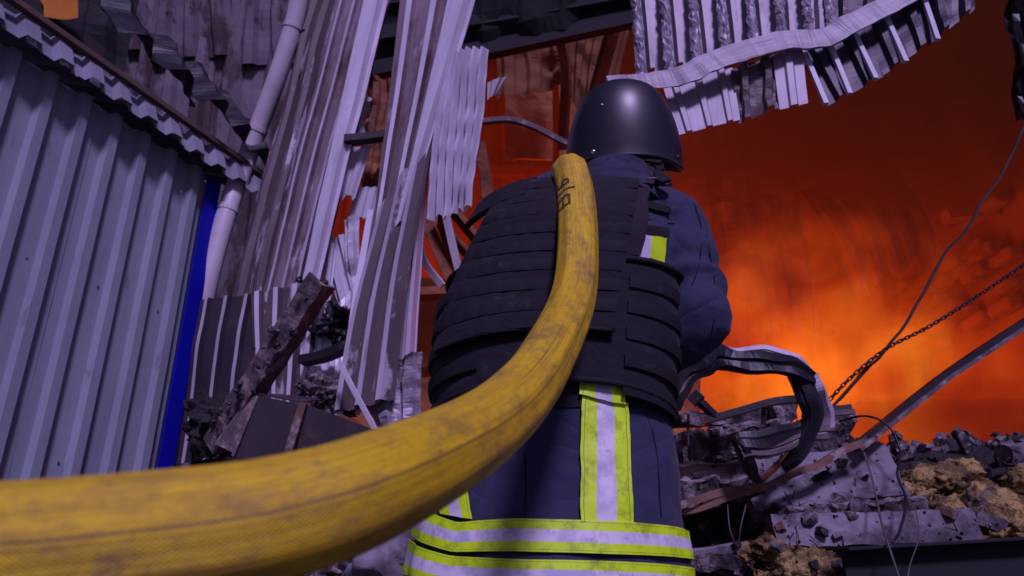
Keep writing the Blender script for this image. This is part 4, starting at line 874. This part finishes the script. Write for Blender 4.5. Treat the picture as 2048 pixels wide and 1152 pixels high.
# edge binding of the cummerbund
for zz in (z_ct, z_cb):
    pts = [T(vestt, a, zz + (sidedrop(a) if zz == z_cb else 0), .007) for a in [lerp(-2.8, 2.8, i/80) for i in range(81)]]
    MB().tube(pts, .0065, 8).build('edge_binding', M_web, vest, smooth=True)
# back panel with rows of webbing
def pt_top(a): return 1.545 - .10*max(0, abs(a+.2)-.55)
def pleft(z): return lerp(-.98, -.74, (z-1.19)/.35)
def pright(z): return lerp(.30, .40, (z-1.19)/.35)
def panel(name, m_, z0, z1, off, nu=40, nv=20, th=.006, puff=0, l0=0, r0=0, par=None, wob=.003):
    def fn(u, v):
        z = lerp(z0, z1, v); a = lerp(pleft(z)+l0, pright(z)+r0, u); zz = z - .012*(abs(a)*1.4)**2*(1 if z < 1.25 else .3)
        o = off + wob*FB((a*3, z*8, 3), 1.5, 3)
        if puff and 0 < v < 1: o += puff*abs(sin((u*9.0)*pi))**.6
        if a < -.6: o += .0
        return (T(vestt, a, zz, o), (u, z))
    return MB().grid(fn, nu, nv).build(name, m_, par or person, smooth=True, solid=th, soff=1)
bpn = panel('back_panel', M_vest, 1.192, 1.555, .016, th=.010, wob=.004)
for k_ in range(8):
    zz = 1.228 + k_*.042
    panel('webbing', M_web, zz, zz+.024, .0262, nu=72, nv=4, th=.0012, puff=.0018, l0=.015, r0=-.015, par=bpn, wob=.001)
pts = [T(vestt, lerp(pleft(1.192), pright(1.192), i/40), 1.192 - .012*(abs(lerp(pleft(1.192), pright(1.192), i/40))*1.4)**2, .022) for i in range(41)]
MB().tube(pts, .004, 8).build('edge_binding', M_web, bpn, smooth=True)
# shoulder strap yoke, right of the hose, and its buckle cluster
M_pad = mat('padded_nylon', (.026, .020, .03), (.02, .016, .023), 6, rough=.85, bump=.3, bscale=300, bdist=.0015, spec=.25, sheen=.04)
patch([(1185, 385), (1294, 374), (1268, 520), (1190, 512)], 'shoulder_yoke', M_pad, nu=16, nv=16, off=.022, th=.012)
patch([(1222, 352), (1308, 352), (1300, 392), (1232, 396)], 'shoulder_strap', M_pad, nu=12, nv=10, off=.028, th=.012)
patch([(1228, 340), (1298, 336), (1304, 356), (1224, 362)], 'strap_flap', M_web, nu=10, nv=6, off=.042, th=.006)
patch([(1290, 340), (1306, 350), (1326, 388), (1306, 390)], 'strap_end', M_web, nu=6, nv=10, off=.036, th=.005)
rc = hit(1322, 386, .022); ring = [rc + V((cos(t_)*.016, sin(t_)*.012, sin(t_)*.010)) for t_ in [2*pi*k_/20 for k_ in range(21)]]
MB().tube(ring, .004, 8, caps=False).build('buckle_ring', M_rim, person, smooth=True)
rc = hit(1296, 378, .03); ring = [rc + V((cos(t_)*.022, sin(t_)*.010, sin(t_)*.012)) for t_ in [2*pi*k_/20 for k_ in range(21)]]
MB().tube(ring, .005, 8, caps=False).build('buckle_ring', M_rim, person, smooth=True)
# left shoulder pad edge
vpatch('shoulder_pad', M_web, -1.15, -.45, lambda a: 1.565 - .06*(abs(a)-.45), lambda a: 1.50 - .06*(abs(a)-.45), .015, nu=16, nv=8, th=.012, wob=.006)
# collar
cz = zat(352, 1.46)
cc = interp(jack, cz)
def collar(z0, z1, r0, r1, name, tilt=.0):
    def fn(u, v):
        a = -pi + 2*pi*u; z = lerp(z0, z1, v) + .012*cos(a) - .02*(1-v)*abs(sin(a)); r_ = lerp(r0, r1, v) + .004*N((cos(a)*2, sin(a)*2, v*2))
        return (V((.232 + r_*1.05*sin(a), 1.475 - r_*cos(a), z)), (u, v))
    return MB().grid(fn, 48, 8).build(name, M_jacket, person, smooth=True, solid=.006)
collar(1.545, 1.618, .086, .076, 'collar')
collar(1.540, 1.575, .098, .090, 'collar_fold')

# --- helmet (tipped back, turned a little right)
HC = P(1246, 264, 1.80)
hrot = (Matrix.Rotation(R(-14), 3, 'Z') @ Matrix.Rotation(R(4), 3, 'Y') @ Matrix.Rotation(R(17), 3, 'X'))
def helm(a, t, off=0):
    """a = angle round (0 back, + right), t = 0 crown .. 1 rim"""
    rim = -.105 + .0*a
    ear = max(0, sin(abs(a)))**6
    lat = t*pi/2*1.02; rr = sin(lat)**.92; zz = cos(lat)
    rx, ry = .127, .142
    TT = .86; lat = min(1, t/TT)*pi/2; rr = sin(lat)**.68
    rimz = -.092 + .030*max(0, -cos(a))**1.2 - .012*ear; base = rimz + .018
    z = base + (.113 - base)*cos(lat)**.86 if t < TT else lerp(base, rimz, (t-TT)/(1-TT))
    zz = cos(lat); fl = max(0, (t-.78)/.22)**1.6
    r_ = rr*(1 + .015*fl + .06*ear*max(0, min(1, (t-.5)/.3)))
    p = V((sin(a)*(rx*r_+off), -cos(a)*(ry*r_+off), z + off*max(0, zz))); return HC + hrot @ p
hm = MB(); hm.grid(lambda u, v: (helm(-pi+2*pi*u, max(.001, v)), (u, v)), 96, 44)
hel = hm.build('helmet', M_helmet, person, smooth=True, solid=.008, soff=0)
MB().tube([helm(-pi+2*pi*i/96, 1.0, .001) for i in range(97)], .0045, 8, caps=False).build('rim_trim', M_rim, hel, smooth=True)
def bolt(a, t_, r_, nm, mm=M_steel):
    p = helm(a, t_, .003); n_ = (p - HC).normalized(); MB().tube([p - n_*.004, p + n_*.004, p + n_*.0055], lambda t: 1.0 if t < .6 else .6, 10).v
    m = MB().tube([p - n_*.004, p + n_*.003, p + n_*.0045], lambda t: r_ if t < .8 else r_*.6, 12); m.build(nm, mm, hel, smooth=True)
bolt(-.42, .90, .0058, 'rivet'); bolt(-.28, .58, .0028, 'rivet'); bolt(1.25, .86, .005, 'rivet', M_rim); bolt(-1.3, .86, .005, 'rivet', M_rim)

# --- body under the clothes: one continuous mesh
bverts = [(V((.075, 1.5, .95)), .13), (V((.10, 1.5, 1.12)), .12), (V((.16, 1.5, 1.30)), .125), (V((.20, 1.5, 1.46)), .11), (V((.228, 1.49, 1.57)), .055), (V((.245, 1.50, 1.65)), .055), (V((.262, 1.52, 1.72)), .085), (V((.268, 1.525, 1.79)), .092), (V((.268, 1.525, 1.85)), .07)]
bed = [(i, i+1) for i in range(8)]
def limb(start, pts):
    prev = start
    for p, r_ in pts: bverts.append((V(p), r_)); bed.append((prev, len(bverts)-1)); prev = len(bverts)-1
    return prev
limb(3, [(SR, .06), (SR.lerp(ER, .5), .05), (ER, .042), (ER.lerp(HR, .5), .038), (HR, .028)])
limb(3, [(SL, .06), (SL.lerp(EL, .5), .05), (EL, .042), (EL.lerp(HL, .5), .038), (HL, .028)])
for s_ in (-1, 1): limb(0, [((.07+s_*.11, 1.5, .86), .095), ((.07+s_*.15, 1.50+.03*s_, .50), .06), ((.07+s_*.18, 1.52+.05*s_, .12), .045)])
limb(6, [((.268, 1.615, 1.712), .018)])   # nose
for s_ in (-1, 1): limb(6, [((.262+s_*.088, 1.52, 1.725), .016)])
me = bpy.data.meshes.new('body'); pl = world_of(person)
me.from_pydata([p - pl for p, r_ in bverts], bed, []); body = bpy.data.objects.new('body', me); C.objects.link(body); body.parent = person; me.materials.append(M_skin)
sk_ = body.modifiers.new('skin', 'SKIN'); sk_.use_smooth_shade = True
for i, (p, r_) in enumerate(bverts): me.skin_vertices[0].data[i].radius = (r_, r_)
me.skin_vertices[0].data[0].use_root = True
ss = body.modifiers.new('sub', 'SUBSURF'); ss.levels = ss.render_levels = 2
for s_ in (-1, 1): lump(V((.262+s_*.033, 1.598, 1.742)), .012, 1, .0, 2).build('eye', M_eye, person, smooth=True)
MB().sweep(catmull([V((.238, 1.612, 1.678)), V((.262, 1.62, 1.675)), V((.286, 1.612, 1.678))], 4), [(-.004, -.004), (.004, -.004), (.004, .004), (-.004, .004)], closed=True, caps=True).build('mouth', M_glove, person, smooth=True)
lump(V((.258, 1.49, 1.715)), .092, 3, .05, 3, (.95, .8, .75)).build('hair', M_hair, person, smooth=True)
# trousers
tm = MB()
for s_ in (-1, 1):
    pth = catmull([V((.07+s_*.085, 1.5, .98)), V((.07+s_*.12, 1.5, .74)), V((.07+s_*.15, 1.50+.03*s_, .46)), V((.07+s_*.18, 1.52+.05*s_, .16))], 10)
    m = MB().tube(pth, lambda t: lerp(.125, .085, t) + .006*sin(t*40), 24); tm.add(m.v, m.f)
tro = tm.build('trousers', M_trouser, person, smooth=True); q = tro.modifiers.new('remesh', 'REMESH'); q.mode = 'VOXEL'; q.voxel_size = .012; q.use_smooth_shade = True
for s_ in (-1, 1):
    x = .07+s_*.18; y = 1.52+.05*s_
    m = MB().tube([V((x, y, .26)), V((x, y, .12)), V((x, y, .04)), V((x, y, .0))], .062, 16); m2 = MB().tube([V((x, y-.09, .045)), V((x, y+.03, .05)), V((x, y+.14, .04)), V((x, y+.19, .03))], lambda t: .052 - .012*t, 16); m.add(m2.v, m2.f)
    bt = m.build('boot', M_boot, person, smooth=True); q = bt.modifiers.new('remesh', 'REMESH'); q.mode = 'VOXEL'; q.voxel_size = .01; q.use_smooth_shade = True

# --- hose
hp = [(-420, 1125, .37), (-200, 1118, .385), (0, 1107, .405), (260, 1082, .425), (525, 1043, .46), (737, 977, .525), (945, 872, .71), (1040, 792, .86), (1098, 708, 1.02), (1145, 600, 1.24), (1155, 500, 1.37), (1152, 400, 1.50), (1143, 350, 1.56)]
hpts = [P(*q) for q in hp]
last = hpts[-1]
hpts += [last + V((-.001, .035, .028)), last + V((-.002, .085, .042)), last + V((-.003, .15, .024)), V((.12, 1.85, 1.52)), V((.11, 2.02, 1.43)), V((.11, 2.2, 1.36)), V((.12, 2.42, 1.30))]
hpath = catmull(hpts, 22)
hose = thing('fire_hose', 'thick yellow fire hose running from the lower left over the firefighter\'s shoulder', 'hose', hpath[0])
HR_ = .038
hm = MB(); seg = 56; n_ = len(hpath); vs = []; uv = []; L = 0; frames = []
x = None
for i, p in enumerate(hpath):
    t_ = (hpath[min(i+1, n_-1)] - hpath[max(i-1, 0)]).normalized()
    if x is None: x = t_.cross(V((0, 0, 1))).normalized()
    x = (x - t_*x.dot(t_)).normalized(); y = x.cross(t_)
    if i: L += (p - hpath[i-1]).length
    frames.append((p.copy(), x.copy(), y.copy(), L))
    for k_ in range(seg+1):
        a = 2*pi*k_/seg
        rr = HR_*(1 + .012*N((cos(a)*1.5, sin(a)*1.5, L*3)) ) + .0007*sin(a*9 + 1.5*N((L*2, 0, 0))) + .0006*N((cos(a)*6, sin(a)*6, L*5))
        rr -= .0016*math.exp(-((a-pi*.98)/.05)**2) + .0016*math.exp(-((a-pi*.02)/.05)**2)
        vs.append(p + (x*cos(a) + y*sin(a))*rr); uv.append((k_/seg, L))
fs = [(i*(seg+1)+k_, i*(seg+1)+k_+1, (i+1)*(seg+1)+k_+1, (i+1)*(seg+1)+k_) for i in range(n_-1) for k_ in range(seg)]
hm.add(vs, fs, uv); hm.build('hose_jacket', M_hose, hose, smooth=True)
noz = [hpath[-1], hpath[-1] + V((.003, .05, -.014)), hpath[-1] + V((.008, .14, -.035)), hpath[-1] + V((.012, .24, -.06))]
MB().tube(noz, lambda t: lerp(.046, .024, t), 20).build('nozzle', M_black, hose, smooth=True)
# stencilled writing on the hose, mapped round it
def on_hose(s_, a, off=.0006):
    for i in range(len(frames)-1):
        if frames[i+1][3] >= s_:
            f = (s_-frames[i][3])/(frames[i+1][3]-frames[i][3]); p = frames[i][0].lerp(frames[i+1][0], f); x = frames[i][1].lerp(frames[i+1][1], f); y = frames[i][2].lerp(frames[i+1][2], f); break
    return p + (x*cos(a)+y*sin(a))*(HR_+.0014+off)
# angle facing the camera at the lettering, and the arc position there
il = min(range(len(frames)), key=lambda i: (frames[i][0]-P(1152, 425, 1.5)).length)
pf, xf, yf, sf = frames[il]; vdir = (CAM - pf).normalized(); af = math.atan2(vdir.dot(yf), vdir.dot(xf))
left_sign = 1 if (xf*(-sin(af)) + yf*cos(af)).dot(V((-1, 0, 0))) > 0 else -1
M_ink = mat('stencil_ink', (.03, .025, .03), (.12, .08, .03), 60, rough=.8, bump=0)
cu = bpy.data.curves.new('lettering', 'FONT'); cu.body = 'Е3 | Б'; cu.size = .040; cu.align_x = 'CENTER'; cu.offset = .0006
to = bpy.data.objects.new('tmp', cu); C.objects.link(to); dg = bpy.context.evaluated_depsgraph_get(); dg.update()
tm_ = bpy.data.meshes.new_from_object(to.evaluated_get(dg)); bpy.data.objects.remove(to)
bm = bmesh.new(); bm.from_mesh(tm_); bmesh.ops.triangulate(bm, faces=bm.faces[:]); bmesh.ops.subdivide_edges(bm, edges=[e for e in bm.edges if e.calc_length() > .004], cuts=2); bmesh.ops.triangulate(bm, faces=bm.faces[:])
m = MB(); m.add([on_hose(sf + v.co.x*1.0, af + left_sign*(.28 + (v.co.y)/HR_*1.05)) for v in bm.verts], [tuple(v.index for v in f.verts) for f in bm.faces]); bm.free()
m.build('lettering', M_ink, hose)

# gloves: palm plus five bent fingers closed round the hose
def glove(center, axis, side):
    """fingers wrap round the hose whose direction is axis; side = +1 hand comes from the right, -1 from the left"""
    ax = axis.normalized(); out = V((side, 0, -.35)); out = (out - ax*out.dot(ax)).normalized(); up_ = ax.cross(out).normalized()*side
    rr = HR_ + .012; vsn = []; ed = []
    def v_(p, r_): vsn.append((p, r_)); return len(vsn)-1
    w0 = v_(center + out*(rr+.05) - ax*.0 - V((0, 0, .03)), .030); p0 = v_(center + out*(rr+.018), .026); p1 = v_(center + out*(rr+.006) + up_*.022, .024); ed += [(w0, p0), (p0, p1)]
    for i, (o_, ln_) in enumerate(((-.030, .85), (-.010, 1.0), (.010, .95), (.030, .75))):
        prev = p1
        for j, a in enumerate((55, 95, 135)):
            th = R(a*ln_); p = center + ax*o_ + (out*cos(th) + up_*sin(th))*rr; q = v_(p, .0095 - .0008*j); ed.append((prev, q)); prev = q
    prev = p0
    for j, a in enumerate((-30, -70, -105)):
        th = R(a); p = center - ax*.030 + ax*.008*j + (out*cos(th) + up_*sin(th))*rr; q = v_(p, .0115 - .001*j); ed.append((prev, q)); prev = q
    me = bpy.data.meshes.new('glove'); me.from_pydata([p - world_of(person) for p, r_ in vsn], ed, []); o = bpy.data.objects.new('glove', me); C.objects.link(o); o.parent = person; me.materials.append(M_glove)
    s2 = o.modifiers.new('skin', 'SKIN'); s2.use_smooth_shade = True
    for i, (p, r_) in enumerate(vsn): me.skin_vertices[0].data[i].radius = (r_, r_)
    me.skin_vertices[0].data[0].use_root = True
    s3 = o.modifiers.new('sub', 'SUBSURF'); s3.levels = s3.render_levels = 1
def near(y): 
    i = min(range(len(frames)//2, len(frames)), key=lambda i: abs(frames[i][0].y - y)); return frames[i][0], (frames[min(i+1, len(frames)-1)][0]-frames[i-1][0])
c_, a_ = near(1.98); glove(c_, a_, 1)
c_, a_ = near(2.12); glove(c_, a_, -1)

# ================================================================== FIRE AND SMOKE
FC = P(1625, 770, 5.9)
def volmat(name): m = bpy.data.materials.new(name); m.use_nodes = True; m.node_tree.nodes.remove(m.node_tree.nodes['Principled BSDF']); return m
mf = volmat('flames'); nt = mf.node_tree; ns = nt.nodes; ln = nt.links; out = ns['Material Output']
tc = ns.new('ShaderNodeTexCoord')
def mth(op, *a):
    x = ns.new('ShaderNodeMath'); x.operation = op
    for i, q in enumerate(a):
        if isinstance(q, (int, float)): x.inputs[i].default_value = q
        else: ln.new(q, x.inputs[i])
    return x.outputs[0]
nn = ns.new('ShaderNodeTexNoise'); nn.inputs['Scale'].default_value = 1.9; nn.inputs['Detail'].default_value = 4; nn.inputs['Roughness'].default_value = .55; nn.inputs['Distortion'].default_value = .6
mp = ns.new('ShaderNodeMapping'); mp.inputs['Scale'].default_value = (1, 1, .95); ln.new(tc.outputs['Object'], mp.inputs[0]); ln.new(mp.outputs[0], nn.inputs[0])
vl = ns.new('ShaderNodeVectorMath'); vl.operation = 'LENGTH'; mp2 = ns.new('ShaderNodeMapping'); mp2.inputs['Scale'].default_value = (.50, .78, .56); ln.new(tc.outputs['Object'], mp2.inputs[0]); ln.new(mp2.outputs[0], vl.inputs[0])
fall_ = mth('MAXIMUM', mth('SUBTRACT', 1.0, vl.outputs['Value']), 0.0)
inten = mth('MAXIMUM', mth('ADD', mth('MULTIPLY', fall_, 1.25), mth('MULTIPLY', mth('SUBTRACT', nn.outputs[0], .58), 3.4)), 0.0)
inten = mth('MULTIPLY', inten, mth('POWER', fall_, .5))
cr = ns.new('ShaderNodeValToRGB'); cr.color_ramp.elements[0].color = (1, .06, .004, 1); cr.color_ramp.elements[1].position = .9; cr.color_ramp.elements[1].color = (1, .31, .02, 1); ln.new(inten, cr.inputs[0])
em_ = ns.new('ShaderNodeEmission'); ln.new(cr.outputs[0], em_.inputs[0]); ln.new(mth('MULTIPLY', inten, 1.05), em_.inputs[1]); ln.new(em_.outputs[0], out.inputs['Volume'])
m = lump(FC, 1.9, 5, .0, 4, (1, .68, .85)); fo = m.build('fire', mf); fo.location = FC
for v in fo.data.vertices: v.co += V((0, 0, -1.9*.85)) if False else V((0, 0, 0))
# centre mesh on the fire's core so object coordinates measure from it
c0 = sum((v.co for v in fo.data.vertices), V())/len(fo.data.vertices)
for v in fo.data.vertices: v.co -= c0
tag(fo, 'bright orange and yellow flames burning deep inside the hall', None, kind='stuff')
msm = volmat('smoke'); nt = msm.node_tree; pv = nt.nodes.new('ShaderNodeVolumePrincipled'); pv.inputs['Color'].default_value = (.85, .25, .08, 1); pv.inputs['Density'].default_value = .10; pv.inputs['Anisotropy'].default_value = .2
nt.links.new(pv.outputs[0], nt.nodes['Material Output'].inputs['Volume'])
m = MB().box((1.1, 5.65, 3.25), (9.6, 3.7, 6.4)); tag(m.build('smoke', msm), 'thick smoke filling the burning hall and glowing orange', None, kind='stuff')
mk = volmat('soot_smoke'); nt = mk.node_tree; pv = nt.nodes.new('ShaderNodeVolumePrincipled'); pv.inputs['Color'].default_value = (.16, .04, .015, 1); pv.inputs['Density'].default_value = .8
nt.links.new(pv.outputs[0], nt.nodes['Material Output'].inputs['Volume'])
for (x, y, d, r_, sq) in ((1830, 190, 6.0, 1.25, (1.2, .8, .75)), (1560, 300, 6.4, .8, (1.5, .8, .5)), (1900, 868, 5.2, .7, (1.7, .7, .34))):
    tag(lump(P(x, y, d), r_, 3, .12, 4, sq).build('soot_cloud', mk, smooth=True), 'dark soot smoke gathering below the roof', None, kind='stuff')
def firelight(x, e, r_, c=(1, .115, .003)):
    l = bpy.data.lights.new('fire_glow', 'POINT'); l.energy = e; l.shadow_soft_size = r_; l.color = c
    o = bpy.data.objects.new('fire_glow', l); C.objects.link(o); o.location = x
firelight(FC + V((0, -.2, -.1)), 55, .45)
firelight(FC + V((-1.9, -.1, -.3)), 55, .4)
firelight(V((-.6, 6.0, 2.2)), 170, .4)
